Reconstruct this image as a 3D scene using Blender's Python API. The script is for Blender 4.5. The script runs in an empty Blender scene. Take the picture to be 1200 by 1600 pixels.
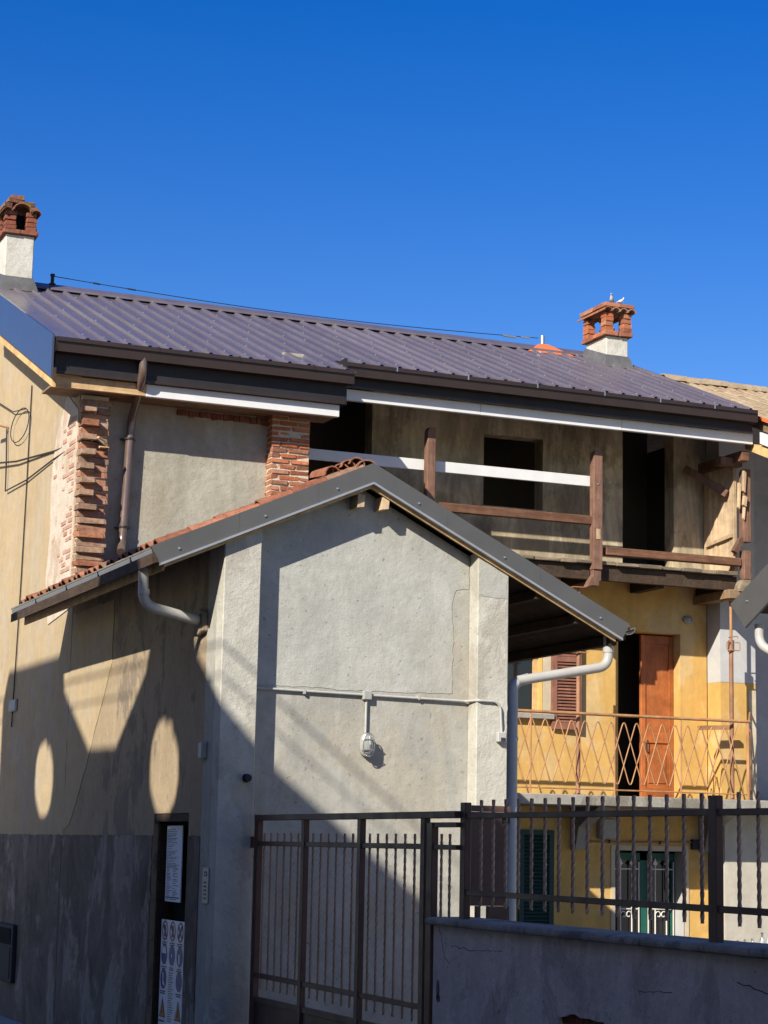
import bpy, bmesh, math, random
from mathutils import Vector, Matrix, Euler
random.seed(7)
R = math.radians
scene = bpy.context.scene
col = scene.collection

# ---------------------------------------------------------------- camera
cam_d = bpy.data.cameras.new("camera"); cam = bpy.data.objects.new("camera", cam_d); col.objects.link(cam)
yaw, pitch, roll = 0.3973, 0.16293, 0.01985
fw = Vector((math.sin(yaw)*math.cos(pitch), math.cos(yaw)*math.cos(pitch), math.sin(pitch)))
r0 = Vector((math.cos(yaw), -math.sin(yaw), 0)); u0 = r0.cross(fw)
rr = math.cos(roll)*r0 + math.sin(roll)*u0; uu = -math.sin(roll)*r0 + math.cos(roll)*u0
M = Matrix((rr, uu, -fw)).transposed().to_4x4(); M.translation = (0, 0, 2.23)
cam.matrix_world = M
cam_d.sensor_fit = 'VERTICAL'; cam_d.sensor_height = 24; cam_d.sensor_width = 18
cam_d.lens = 3184.8/1600*24; cam_d.clip_start = .1; cam_d.clip_end = 3000
scene.camera = cam
scene.render.resolution_x, scene.render.resolution_y = 768, 1024

# ---------------------------------------------------------------- light
SUN = Vector((1.35, 1.0, -1.05)).normalized()
world = bpy.data.worlds.new("World"); scene.world = world; world.use_nodes = True
wn = world.node_tree.nodes; wn.clear()
sky = wn.new('ShaderNodeTexSky'); sky.sky_type = 'NISHITA'; sky.sun_disc = False
sky.sun_elevation = math.asin(-SUN.z); sky.sun_rotation = math.atan2(-SUN.x, -SUN.y)
sky.altitude = 300; sky.air_density = 1.0; sky.dust_density = 0.6; sky.ozone_density = 1.0
bg = wn.new('ShaderNodeBackground'); bg.inputs[1].default_value = .067
hs = wn.new('ShaderNodeHueSaturation'); hs.inputs['Saturation'].default_value = 1.58; hs.inputs['Hue'].default_value = .523
wo = wn.new('ShaderNodeOutputWorld')
world.node_tree.links.new(sky.outputs[0], hs.inputs['Color']); world.node_tree.links.new(hs.outputs[0], bg.inputs[0]); world.node_tree.links.new(bg.outputs[0], wo.inputs[0])
sun_d = bpy.data.lights.new("sun", 'SUN'); sun_d.energy = 4.0; sun_d.angle = R(.53); sun_d.color = (1, .945, .84)
sun = bpy.data.objects.new("sun", sun_d); col.objects.link(sun); sun.location = (-20, -15, 20)
sun.rotation_euler = SUN.to_track_quat('-Z', 'Y').to_euler()
vs = scene.view_settings; vs.view_transform = 'Standard'; vs.look = 'None'; vs.gamma = 1; vs.use_curve_mapping = False
vs.exposure = 1.08
scene.render.engine = 'CYCLES'

# ---------------------------------------------------------------- materials
def new_mat(name):
    m = bpy.data.materials.new(name); m.use_nodes = True
    nt = m.node_tree; b = nt.nodes['Principled BSDF']
    return m, nt, b
def ramp(nt, fac, stops):
    n = nt.nodes.new('ShaderNodeValToRGB'); e = n.color_ramp.elements
    while len(e) < len(stops): e.new(.5)
    for i, (p, c) in enumerate(stops): e[i].position = p; e[i].color = (*c, 1) if len(c) == 3 else c
    nt.links.new(fac, n.inputs[0]); return n.outputs[0]
def noise(nt, vec, scale, detail=5, rough=.6, dist=0):
    n = nt.nodes.new('ShaderNodeTexNoise'); n.inputs['Scale'].default_value = scale
    n.inputs['Detail'].default_value = detail; n.inputs['Roughness'].default_value = rough; n.inputs['Distortion'].default_value = dist
    if vec: nt.links.new(vec, n.inputs['Vector'])
    return n.outputs['Fac']
def mixc(nt, fac, a, b, mode='MIX'):
    n = nt.nodes.new('ShaderNodeMix'); n.data_type = 'RGBA'; n.blend_type = mode
    for s, v in ((n.inputs[0], fac), (n.inputs[6], a), (n.inputs[7], b)):
        if hasattr(v, 'is_linked') or isinstance(v, bpy.types.NodeSocket): nt.links.new(v, s)
        elif isinstance(v, (int, float)): s.default_value = v
        else: s.default_value = (*v, 1)
    return n.outputs[2]
def pos(nt, sc=(1, 1, 1)):
    g = nt.nodes.new('ShaderNodeNewGeometry'); mp = nt.nodes.new('ShaderNodeMapping'); mp.inputs['Scale'].default_value = sc
    nt.links.new(g.outputs['Position'], mp.inputs['Vector']); return mp.outputs[0]
def bump(nt, b, h, strength, dist=.01, prev=None):
    n = nt.nodes.new('ShaderNodeBump'); n.inputs['Strength'].default_value = strength; n.inputs['Distance'].default_value = dist
    nt.links.new(h, n.inputs['Height'])
    if prev: nt.links.new(prev, n.inputs['Normal'])
    nt.links.new(n.outputs[0], b.inputs['Normal']); return n.outputs[0]
def plaster(name, c1, c2, c3=None, big=.7, fine=9, bs=.5, rough=.92, stain=None, streak=.0, spots=0.0):
    m, nt, b = new_mat(name); p = pos(nt)
    c = ramp(nt, noise(nt, p, big, 8, .65, .6), [(.35, c1), (.62, c2)])
    f = ramp(nt, noise(nt, p, fine, 8, .7), [(.25, (.84,)*3), (.7, (1.06,)*3)])
    c = mixc(nt, 1.0, c, f, 'MULTIPLY')
    if c3:
        msk = ramp(nt, noise(nt, pos(nt, (1, 1, .7)), 1.3, 9, .7, .4), [(.52, (0,)*3), (.57, (1,)*3)])
        c = mixc(nt, msk, c, mixc(nt, 1.0, c3, f, 'MULTIPLY'))
    if streak:
        s = ramp(nt, noise(nt, pos(nt, (2.6, 2.6, .55)), 1.3, 9, .72, .8), [(.42, (1-streak,)*3), (.62, (1,)*3)])
        c = mixc(nt, 1.0, c, s, 'MULTIPLY')
    if spots:
        s = ramp(nt, noise(nt, p, 26, 3, .5), [(.27, (1-spots,)*3), (.34, (1,)*3)])
        c = mixc(nt, 1.0, c, s, 'MULTIPLY')
    nt.links.new(c, b.inputs['Base Color']); b.inputs['Roughness'].default_value = rough
    b.inputs['Specular IOR Level'].default_value = .2
    n1 = bump(nt, b, noise(nt, p, 9, 9, .66, .25), bs*.6, .025)
    n2 = bump(nt, b, noise(nt, p, 24, 6, .6, .9), bs*.55, .012, n1)
    bump(nt, b, noise(nt, p, 70, 4, .6), bs*.4, .006, n2)
    return m
def metal(name, c, rough=.35, metallic=0.0, var=.15, spec=.5, coat=0.0, dirt=.25, bs=.05):
    m, nt, b = new_mat(name); p = pos(nt)
    f = noise(nt, p, 3.5, 6, .6)
    cc = ramp(nt, f, [(.3, tuple(x*(1-var) for x in c)), (.7, tuple(min(1, x*(1+var)) for x in c))])
    nt.links.new(cc, b.inputs['Base Color']); b.inputs['Metallic'].default_value = metallic
    r = ramp(nt, noise(nt, p, 7, 7, .65), [(.3, (rough*(1-dirt),)*3), (.75, (min(1, rough*(1+dirt)),)*3)])
    nt.links.new(r, b.inputs['Roughness']); b.inputs['Specular IOR Level'].default_value = spec
    b.inputs['Coat Weight'].default_value = coat; b.inputs['Coat Roughness'].default_value = .12
    if bs: bump(nt, b, noise(nt, p, 4, 3, .5), bs, .02)
    return m
def dusty(name, c, dust, rough):
    m, nt, b = new_mat(name); p = pos(nt)
    d = ramp(nt, noise(nt, pos(nt, (3.5, .5, .5)), 1.2, 8, .7, .4), [(.38, (0,)*3), (.75, (.55,)*3)])
    d2 = ramp(nt, noise(nt, p, 9, 8, .75), [(.45, (0,)*3), (.8, (.4,)*3)])
    oi = nt.nodes.new('ShaderNodeObjectInfo')
    base = mixc(nt, 1.0, c, ramp(nt, oi.outputs['Random'], [(0, (.86,)*3), (1, (1.1,)*3)]), 'MULTIPLY')
    cc = mixc(nt, d2, mixc(nt, d, base, dust), dust)
    nt.links.new(cc, b.inputs['Base Color'])
    nt.links.new(ramp(nt, noise(nt, p, 3, 8, .7), [(.3, (rough*.75,)*3), (.7, (rough*1.35,)*3)]), b.inputs['Roughness'])
    b.inputs['Specular IOR Level'].default_value = .65
    bump(nt, b, noise(nt, pos(nt, (1.5, .4, .4)), 2.5, 3, .5), .08, .03)
    return m
def wood(name, c1, c2, axis=0, rough=.8, bs=.5, per_obj=.25):
    m, nt, b = new_mat(name)
    sc = [14, 14, 14]; sc[axis] = 1.2
    p = pos(nt, sc)
    c = ramp(nt, noise(nt, p, 1.6, 8, .7, .5), [(.3, c1), (.7, c2)])
    oi = nt.nodes.new('ShaderNodeObjectInfo')
    c = mixc(nt, 1.0, c, ramp(nt, oi.outputs['Random'], [(0, (1-per_obj,)*3), (1, (1+per_obj*.4,)*3)]), 'MULTIPLY')
    w = ramp(nt, noise(nt, pos(nt), 5, 8, .7), [(.3, (.6,)*3), (.6, (1.05,)*3)])
    c = mixc(nt, 1.0, c, w, 'MULTIPLY')
    nt.links.new(c, b.inputs['Base Color']); b.inputs['Roughness'].default_value = rough; b.inputs['Specular IOR Level'].default_value = .25
    bump(nt, b, noise(nt, p, 2.2, 8, .7), bs, .012)
    return m
def clay(name, cols, rough=.9, moss=None, bs=.5, grime=.45):
    m, nt, b = new_mat(name); p = pos(nt)
    oi = nt.nodes.new('ShaderNodeObjectInfo')
    n = len(cols); c = ramp(nt, oi.outputs['Random'], [(i/max(1, n-1), k) for i, k in enumerate(cols)])
    f = ramp(nt, noise(nt, p, 13, 8, .7), [(.3, (1-grime,)*3), (.65, (1.12,)*3)])
    c = mixc(nt, 1.0, c, f, 'MULTIPLY')
    if moss:
        k = ramp(nt, noise(nt, p, 5, 7, .7), [(.52, (0,)*3), (.62, (1,)*3)])
        c = mixc(nt, k, c, moss)
    nt.links.new(c, b.inputs['Base Color']); b.inputs['Roughness'].default_value = rough; b.inputs['Specular IOR Level'].default_value = .15
    bump(nt, b, noise(nt, p, 30, 8, .7), bs, .012)
    return m
def flat(name, c, rough=.6, spec=.3):
    m, nt, b = new_mat(name); p = pos(nt)
    f = ramp(nt, noise(nt, p, 18, 6, .6), [(.3, tuple(x*.86 for x in c)), (.7, c)])
    nt.links.new(f, b.inputs['Base Color']); b.inputs['Roughness'].default_value = rough; b.inputs['Specular IOR Level'].default_value = spec
    return m

MT = {}
MT['gable'] = plaster('grey_cement_render', (.345, .33, .285), (.41, .395, .345), (.385, .355, .29), big=1.2, fine=9, bs=.5, streak=.14, spots=.35)
MT['newcoat'] = plaster('cool_grey_newer_render', (.352, .346, .312), (.415, .41, .37), (.385, .375, .325), big=1.5, fine=10, bs=.55, streak=.10, spots=.4)
MT['pilaster'] = plaster('pale_grey_render', (.39, .37, .315), (.47, .45, .385), (.36, .335, .28), big=1.3, fine=8, bs=.8, spots=.3)
MT['street'] = plaster('beige_lime_plaster', (.305, .228, .142), (.37, .285, .182), (.225, .178, .128), big=.9, fine=14, bs=.5, streak=.12, spots=.45)
MT['endwall'] = plaster('pale_beige_plaster', (.385, .29, .17), (.43, .325, .195), (.40, .32, .215), big=.5, fine=5, bs=.35, streak=.07, spots=.25)
MT['plinth'] = plaster('dark_cement_plinth', (.12, .092, .07), (.225, .178, .14), (.30, .25, .205), big=1.3, fine=7, bs=1.0, streak=.22, spots=.5)
MT['oldgrey'] = plaster('old_grey_plaster', (.32, .295, .235), (.40, .37, .30), (.34, .305, .23), big=1.4, fine=9, bs=.7, streak=.15, spots=.35)
MT['whitepatch'] = plaster('whitish_scraped_plaster', (.48, .40, .31), (.55, .47, .37), (.44, .33, .24), big=2, fine=10, bs=.9, spots=.45)
MT['loggia'] = plaster('stained_loggia_plaster', (.46, .37, .24), (.55, .46, .31), (.36, .29, .19), big=1.0, fine=6, bs=.4, streak=.45, spots=.3)
MT['yellow'] = plaster('yellow_facade_paint', (.55, .325, .095), (.60, .375, .12), (.57, .395, .18), big=.8, fine=5, bs=.15, streak=.12, spots=.12)
MT['cream'] = plaster('cream_old_plaster', (.46, .385, .27), (.53, .45, .325), None, big=1, fine=6, bs=.3, spots=.2)
MT['nwhite'] = plaster('white_grey_wall', (.41, .40, .385), (.46, .45, .435), None, big=.8, fine=5, bs=.12)
MT['ngrey'] = plaster('grey_wall_blue_shade', (.34, .34, .36), (.40, .40, .42), None, big=.8, fine=5, bs=.15)  # blue cast is the recess's shade put into the wall colour
MT['nbeige'] = plaster('pale_ground_floor_wall', (.42, .385, .31), (.48, .44, .36), None, big=.9, fine=5, bs=.2, streak=.1)
MT['fwall'] = plaster('damaged_grey_render', (.60, .51, .45), (.70, .60, .535), (.50, .42, .37), big=1.6, fine=12, bs=1.0, streak=.12, spots=.5)
MT['stonecap'] = plaster('weathered_stone_cap', (.25, .215, .17), (.40, .35, .28), (.17, .15, .125), big=4, fine=16, bs=1.0, spots=.4)
MT['concrete'] = plaster('balcony_concrete', (.24, .225, .19), (.32, .30, .255), (.19, .17, .135), big=2, fine=9, bs=.5, spots=.35)
MT['asphalt'] = plaster('street_paving', (.17, .155, .14), (.22, .205, .185), None, big=.5, fine=40, bs=.3)
MT['paving'] = plaster('cement_pavement', (.34, .31, .28), (.42, .39, .35), None, big=1, fine=12, bs=.4)
MT['roof'] = dusty('brown_ribbed_sheet', (.092, .074, .086), (.145, .13, .135), .29)
MT['trim'] = metal('brown_gutter_metal', (.030, .019, .016), .42, 0, .12, .35, .0, .2, .02)
MT['darktrim'] = metal('dark_fascia_metal', (.016, .013, .014), .6, 0, .1, .4, 0, .2, .02)
MT['verge'] = metal('glossy_verge_metal', (.045, .04, .045), .22, .0, .1, .9, .6, .2, .02)
MT['greyfascia'] = metal('grey_fascia_sheet', (.075, .074, .071), .45, 0, .08, .5, 0, .15, .03)
MT['lip'] = metal('folded_edge_highlight', (.42, .42, .42), .35, .6, .1, .5, 0, .2, 0)  # much paler than the fascia: the lip's reflection is put into its colour
MT['gutter'] = metal('anthracite_gutter', (.34, .36, .40), .10, 1.0, .1, .5, .0, .2, .02)
MT['pvc'] = metal('pale_grey_pipe', (.37, .355, .325), .45, 0, .1, .4, 0, .2, .02)
MT['shadepipe'] = metal('grey_pipe_blue_shade', (.24, .27, .32), .5, 0, .1, .35, 0, .2, .02)  # pipe in blue shade; that tint is mixed into its colour
MT['brownpipe'] = metal('brown_painted_pipe', (.16, .11, .09), .25, .35, .1, .5, .3, .2, .02)
MT['gate'] = metal('brown_gate_paint', (.095, .052, .038), .5, 0, .25, .18, .0, .25, .02)
MT['bar'] = metal('rust_brown_bar', (.30, .185, .125), .38, .05, .3, .35, .0, .3, .05)
MT['rust'] = metal('rusty_iron', (.34, .175, .08), .7, 0, .35, .3, 0, .2, .2)
MT['rustdark'] = metal('dark_rusty_steel', (.27, .135, .075), .65, .1, .35, .35, 0, .2, .2)
MT['white'] = metal('white_painted_board', (.60, .59, .57), .5, 0, .06, .3, 0, .2, .04)
MT['rawwood'] = wood('raw_pine_board', (.42, .27, .13), (.60, .41, .21), 0, .7, .3)
MT['verge_wood'] = wood('raw_verge_board', (.50, .30, .12), (.62, .40, .18), 1, .7, .3)
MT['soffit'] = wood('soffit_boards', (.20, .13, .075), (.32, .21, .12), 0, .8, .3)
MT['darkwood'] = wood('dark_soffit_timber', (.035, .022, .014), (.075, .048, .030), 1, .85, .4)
MT['railwood'] = wood('brown_rail_timber', (.085, .038, .022), (.20, .098, .055), 0, .75, .5)
MT['postwood'] = wood('weathered_post_timber', (.12, .062, .042), (.24, .13, .088), 2, .75, .5)
MT['deckwood'] = wood('grey_deck_timber', (.10, .075, .05), (.32, .25, .17), 0, .9, .9)
MT['plank'] = wood('pale_vertical_plank', (.46, .32, .19), (.62, .46, .29), 2, .8, .5)
MT['shutter'] = wood('maroon_shutter_paint', (.20, .085, .055), (.27, .12, .08), 2, .55, .15)
MT['door'] = wood('orange_door_paint', (.34, .095, .026), (.43, .14, .042), 2, .45, .15)
MT['green'] = flat('dark_green_paint', (.010, .040, .034), .5)
MT['greendoor'] = flat('green_door_paint', (.014, .095, .068), .5)
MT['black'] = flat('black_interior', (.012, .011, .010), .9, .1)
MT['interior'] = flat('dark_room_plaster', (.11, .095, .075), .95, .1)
MT['tile'] = clay('red_roof_tile', [(.20, .075, .045), (.27, .105, .06), (.33, .14, .085), (.23, .135, .09)], .9, None, .6, .5)
MT['beigetile'] = clay('beige_roof_tile', [(.27, .20, .12), (.32, .24, .15), (.35, .27, .175), (.28, .185, .11)], .9, None, .4, .3)
MT['brick'] = clay('orange_brick', [(.32, .10, .045), (.41, .145, .068), (.37, .175, .105), (.25, .095, .055)], .92, None, .6, .35)
MT['oldbrick'] = clay('old_brown_brick', [(.25, .105, .06), (.36, .165, .095), (.30, .20, .14), (.37, .235, .15), (.22, .135, .095)], .95, None, .8)
MT['dustbrick'] = clay('plaster_dusted_brick', [(.40, .24, .17), (.46, .29, .21), (.38, .19, .125), (.48, .34, .26)], .95, None, .6, .3)
MT['mossbrick'] = clay('lichen_brick', [(.17, .08, .05), (.22, .10, .065), (.18, .10, .07)], .95, (.26, .18, .04), .7)
MT['darkbrick'] = clay('smoky_brick', [(.16, .055, .035), (.23, .08, .05), (.19, .09, .06)], .95, None, .7)
MT['mortar'] = plaster('lime_mortar', (.44, .38, .29), (.56, .49, .38), None, big=3, fine=20, bs=1.0, spots=.4)
MT['chimplaster'] = plaster('chimney_white_plaster', (.44, .42, .36), (.52, .50, .44), (.38, .36, .29), big=3, fine=14, bs=.8, spots=.35)
MT['lead'] = metal('lead_flashing', (.12, .115, .11), .5, .2, .25, .5, 0, .3, .15)
MT['terracotta'] = flat('orange_ridge_base', (.55, .14, .05), .7)
MT['steel'] = metal('galvanised_steel', (.48, .48, .48), .35, .8, .1, .5, 0, .2, 0)
MT['cable'] = flat('black_cable', (.02, .018, .016), .6)
MT['greybox'] = flat('grey_plastic_box', (.33, .325, .30), .5)
MT['conduit'] = flat('pale_conduit_plastic', (.40, .395, .37), .5)
MT['darkbox'] = flat('dark_plastic_box', (.04, .04, .045), .7, .1)
MT['paper'] = flat('printed_sheet_paper', (.62, .66, .74), .6)
MT['paperwhite'] = flat('white_sign_board', (.70, .69, .72), .5)
MT['ink'] = flat('dark_print_ink', (.03, .03, .05), .6)
MT['signblue'] = flat('sign_blue', (.015, .03, .20), .5)
MT['signred'] = flat('sign_red', (.20, .015, .05), .5)
MT['signorange'] = flat('sign_orange', (.60, .20, .02), .5)
MT['pigeon'] = flat('pigeon_feathers', (.52, .49, .46), .9)
MT['beak'] = flat('pigeon_beak', (.10, .08, .07), .6)
MT['grille'] = flat('white_grille_paint', (.66, .63, .56), .5)
def glass(name, c, rough=.05):
    m, nt, b = new_mat(name); b.inputs['Base Color'].default_value = (*c, 1); b.inputs['Roughness'].default_value = rough
    b.inputs['Specular IOR Level'].default_value = .6; return m
MT['pane'] = glass('dark_window_pane', (.012, .012, .013), .06)
m, nt, b = new_mat('lamp_glass'); b.inputs['Base Color'].default_value = (.5, .5, .48, 1); b.inputs['Roughness'].default_value = .18; b.inputs['Transmission Weight'].default_value = .55; MT['lampglass'] = m
m, nt, b = new_mat('clear_plastic'); b.inputs['Base Color'].default_value = (.8, .88, .92, 1); b.inputs['Roughness'].default_value = .1; b.inputs['Transmission Weight'].default_value = .7; MT['clear'] = m

# ---------------------------------------------------------------- mesh helpers
# the main house and its neighbour are scaled about the camera (HK, HZ)
HK, HZ = 1.0391, -.0872
KS = [1.0, 0.0]
def cam_scale(on): KS[0], KS[1] = (HK, HZ) if on else (1.0, 0.0)
class MB:
    def __init__(s): s.v = []; s.f = []
    def add(s, vs, fs):
        o = len(s.v); s.v += [tuple(p) for p in vs]; s.f += [tuple(i+o for i in f) for f in fs]; return s
    def box(s, x0, x1, y0, y1, z0, z1):
        return s.add([(x0,y0,z0),(x1,y0,z0),(x1,y1,z0),(x0,y1,z0),(x0,y0,z1),(x1,y0,z1),(x1,y1,z1),(x0,y1,z1)],
                     [(0,3,2,1),(4,5,6,7),(0,1,5,4),(1,2,6,5),(2,3,7,6),(3,0,4,7)])
    def prism(s, pts, a, b, axis):
        n = len(pts)
        def P(p, t):
            if axis == 'X': return (t, p[0], p[1])
            if axis == 'Y': return (p[0], t, p[1])
            return (p[0], p[1], t)
        vs = [P(p, a) for p in pts] + [P(p, b) for p in pts]
        fs = [tuple(range(n)), tuple(range(2*n-1, n-1, -1))] + [(i, i+n, (i+1) % n + n, (i+1) % n) for i in range(n)]
        return s.add(vs, fs)
    def bar(s, a, b, w, h, up=(0, 0, 1)):
        a, b = Vector(a), Vector(b); d = (b-a).normalized(); up = Vector(up)
        if abs(d.dot(up)) > .99: up = Vector((0, 1, 0))
        x = d.cross(up).normalized(); y = x.cross(d).normalized()
        vs = [p + x*(w/2*i) + y*(h/2*j) for p in (a, b) for i, j in ((-1,-1),(1,-1),(1,1),(-1,1))]
        return s.add(vs, [(3,2,1,0),(4,5,6,7),(0,1,5,4),(1,2,6,5),(2,3,7,6),(3,0,4,7)])
    def tube(s, pts, r, n=10, caps=True):
        pts = [Vector(p) for p in pts]; rs = r if isinstance(r, (list, tuple)) else [r]*len(pts)
        vs = []; prevx = None
        for i, p in enumerate(pts):
            d = (pts[min(i+1, len(pts)-1)] - pts[max(i-1, 0)]).normalized()
            if prevx is None:
                x = d.orthogonal().normalized()
            else:
                x = (prevx - d*prevx.dot(d)); x = x.normalized() if x.length > 1e-6 else d.orthogonal().normalized()
            prevx = x; y = d.cross(x)
            for k in range(n):
                t = 2*math.pi*k/n; vs.append(p + (x*math.cos(t)+y*math.sin(t))*rs[i])
        fs = [(i*n+k, i*n+(k+1) % n, (i+1)*n+(k+1) % n, (i+1)*n+k) for i in range(len(pts)-1) for k in range(n)]
        if caps: fs += [tuple(range(n-1, -1, -1)), tuple((len(pts)-1)*n+k for k in range(n))]
        return s.add(vs, fs)
    def lathe(s, prof, c, axis='Z', n=14):
        vs = []
        for r, h in prof:
            for k in range(n):
                t = 2*math.pi*k/n; a, b = r*math.cos(t), r*math.sin(t)
                vs.append((c[0]+a, c[1]+b, c[2]+h) if axis == 'Z' else ((c[0]+h, c[1]+a, c[2]+b) if axis == 'X' else (c[0]+a, c[1]+h, c[2]+b)))
        m = len(prof)
        fs = [(i*n+k, i*n+(k+1) % n, (i+1)*n+(k+1) % n, (i+1)*n+k) for i in range(m-1) for k in range(n)]
        return s.add(vs, fs + [tuple(range(n-1, -1, -1)), tuple((m-1)*n+k for k in range(n))])
    def mesh(s, name, mat, smooth=None, bevel=0):
        k, dz = KS; raw = name in ('roof_tile', 'cap_tile', 'beige_tile', 'ridge_tile')
        me = bpy.data.meshes.new(name); me.from_pydata(s.v if raw else [(p[0]*k, p[1]*k, p[2]*k+dz) for p in s.v], [], s.f)
        me['baked'] = 0 if raw else 1
        bm = bmesh.new(); bm.from_mesh(me); bmesh.ops.recalc_face_normals(bm, faces=bm.faces)
        if bevel: bmesh.ops.bevel(bm, geom=list(bm.edges), offset=bevel, segments=1, affect='EDGES', profile=.5)
        bm.to_mesh(me); bm.free()
        if mat: me.materials.append(MT[mat] if isinstance(mat, str) else mat)
        if smooth is not None:
            for p in me.polygons: p.use_smooth = True
            me.set_sharp_from_angle(angle=R(smooth))
        return me
    def build(s, name, mat, parent=None, smooth=None, bevel=0, **kw):
        return place(name, s.mesh(name, mat, smooth, bevel), parent, **kw)
def place(name, me, parent=None, loc=(0, 0, 0), rot=(0, 0, 0), scale=(1, 1, 1), kind=None, label=None):
    o = bpy.data.objects.new(name, me); col.objects.link(o)
    k, dz = KS; baked = me.get('baked', 0)
    o.location = Vector(loc)*k + Vector((0, 0, 0 if baked else dz)); o.rotation_euler = rot; o.scale = Vector(scale)*(1 if baked else k)
    if parent:
        o.parent = parent
        if parent.type == 'EMPTY': o.matrix_parent_inverse = Matrix.Translation(-parent.location)
    if kind: o['kind'] = kind
    if label: o['label'] = label
    return o
def tag(o, label, cat, group=None):
    o['label'] = label; o['category'] = cat
    if group: o['group'] = group
    return o
def thing(name, label, cat, loc=(0, 0, 0), group=None):
    o = bpy.data.objects.new(name, None); col.objects.link(o); o.location = Vector(loc)*KS[0] + Vector((0, 0, KS[1])); o.empty_display_size = .2
    return tag(o, label, cat, group)
def box(name, mat, parent, x0, x1, y0, y1, z0, z1, bevel=0, **kw):
    return MB().box(x0, x1, y0, y1, z0, z1).build(name, mat, parent, None, bevel, **kw)
def slab(us, vs_, hole, fn, t0, t1):
    """wall panel on a u/v grid with rectangular holes; fn(u, v, t) -> xyz"""
    us = sorted(set(us)); vs_ = sorted(set(vs_)); nu, nv = len(us)-1, len(vs_)-1
    H = [[hole((us[i]+us[i+1])/2, (vs_[j]+vs_[j+1])/2) for j in range(nv)] for i in range(nu)]
    mb = MB(); idx = {}
    def V(i, j, t):
        k = (i, j, t)
        if k not in idx: idx[k] = len(mb.v); mb.v.append(tuple(fn(us[i], vs_[j], t1 if t else t0)))
        return idx[k]
    for i in range(nu):
        for j in range(nv):
            if H[i][j]: continue
            mb.f.append((V(i,j,0), V(i+1,j,0), V(i+1,j+1,0), V(i,j+1,0)))
            mb.f.append((V(i,j,1), V(i,j+1,1), V(i+1,j+1,1), V(i+1,j,1)))
            for di, dj, a, b in ((-1,0,(i,j),(i,j+1)), (1,0,(i+1,j),(i+1,j+1)), (0,-1,(i,j),(i+1,j)), (0,1,(i,j+1),(i+1,j+1))):
                p, q = i+di, j+dj
                if p < 0 or q < 0 or p >= nu or q >= nv or H[p][q]:
                    mb.f.append((V(*a,0), V(*b,0), V(*b,1), V(*a,1)))
    return mb
def wall_y(name, mat, parent, x0, x1, z0, z1, y0, y1, holes=()):
    us = [x0, x1] + [h for q in holes for h in q[:2]]; vz = [z0, z1] + [h for q in holes for h in q[2:]]
    us = [u for u in us if x0 <= u <= x1]; vz = [v for v in vz if z0 <= v <= z1]
    return slab(us, vz, lambda u, v: any(q[0] < u < q[1] and q[2] < v < q[3] for q in holes), lambda u, v, t: (u, t, v), y0, y1).build(name, mat, parent)
def rough_box_mesh(name, mat, amp=.06, cuts=2):
    bm = bmesh.new(); bmesh.ops.create_cube(bm, size=1)
    bmesh.ops.bevel(bm, geom=list(bm.edges), offset=.06, segments=1, affect='EDGES', profile=.5)
    for v in bm.verts: v.co += Vector((random.uniform(-amp, amp)*.5, random.uniform(-amp, amp), random.uniform(-amp, amp)))
    me = bpy.data.meshes.new(name); bm.to_mesh(me); bm.free(); me.materials.append(MT[mat]); return me
BR = {}
def brick(parent, mat, x0, x1, y0, y1, z0, z1, jit=.0, name='brick'):
    if mat not in BR: BR[mat] = [rough_box_mesh('brick_'+mat, mat) for _ in range(5)]
    c = ((x0+x1)/2, (y0+y1)/2, (z0+z1)/2)
    return place(name, random.choice(BR[mat]), parent, loc=[k+random.uniform(-jit, jit) for k in c],
                 rot=(0, random.uniform(-1, 1)*jit*1.5, random.uniform(-1, 1)*jit*1.5), scale=(x1-x0, y1-y0, z1-z0))
def arc_pts(pts, rad, n=5):
    """round the corners of a polyline"""
    P = [Vector(p) for p in pts]; out = [P[0]]
    for i in range(1, len(P)-1):
        a, b, c = P[i-1], P[i], P[i+1]
        r = min(rad, (a-b).length*.49, (c-b).length*.49)
        s, e = b+(a-b).normalized()*r, b+(c-b).normalized()*r
        for k in range(n+1):
            t = k/n; out.append(s*(1-t)**2 + b*2*t*(1-t) + e*t*t)
    return out + [P[-1]]

# ================================================================ SETTING
def struct(o): o['kind'] = 'structure'; return o
g = MB().add([(-600,-600,-.12),(600,-600,-.12),(600,600,-.12),(-600,600,-.12)], [(0,1,2,3)]).build('ground', 'paving'); struct(g)
g = MB().add([(-1.2,-80,-.112),(5.2,-80,-.112),(5.2,120,-.112),(-1.2,120,-.112)], [(0,1,2,3)]).build('street', 'asphalt'); struct(g)
g = box('pavement', 'paving', None, 5.2, 6.3, 8, 60, -.11, 0.0, .01); struct(g)
g = box('courtyard_paving', 'paving', None, 6.7, 24, 8, 24.9, -.11, .02); struct(g)

# ---------------------------------------------------------------- shared roof tile mesh
def tile_mesh(name, mat, L=.42, r0=.098, r1=.078, th=.014, n=6, flat=1.0):
    mb = MB(); vs = []
    for x, r in ((0, r0), (L, r1)):
        for rad in (r, r-th):
            for k in range(n+1):
                t = math.pi*k/n; vs.append((x, -rad*math.cos(t), rad*math.sin(t)*flat))
    m = n+1; fs = []
    for k in range(n):
        fs += [(k, k+1, 2*m+k+1, 2*m+k), (m+k, 3*m+k, 3*m+k+1, m+k+1), (k, m+k, m+k+1, k+1), (2*m+k, 2*m+k+1, 3*m+k+1, 3*m+k)]
    fs += [(0, 2*m, 3*m, m), (n, m+n, 3*m+n, 2*m+n)]
    return mb.add(vs, fs).mesh(name, mat, 40)

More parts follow.
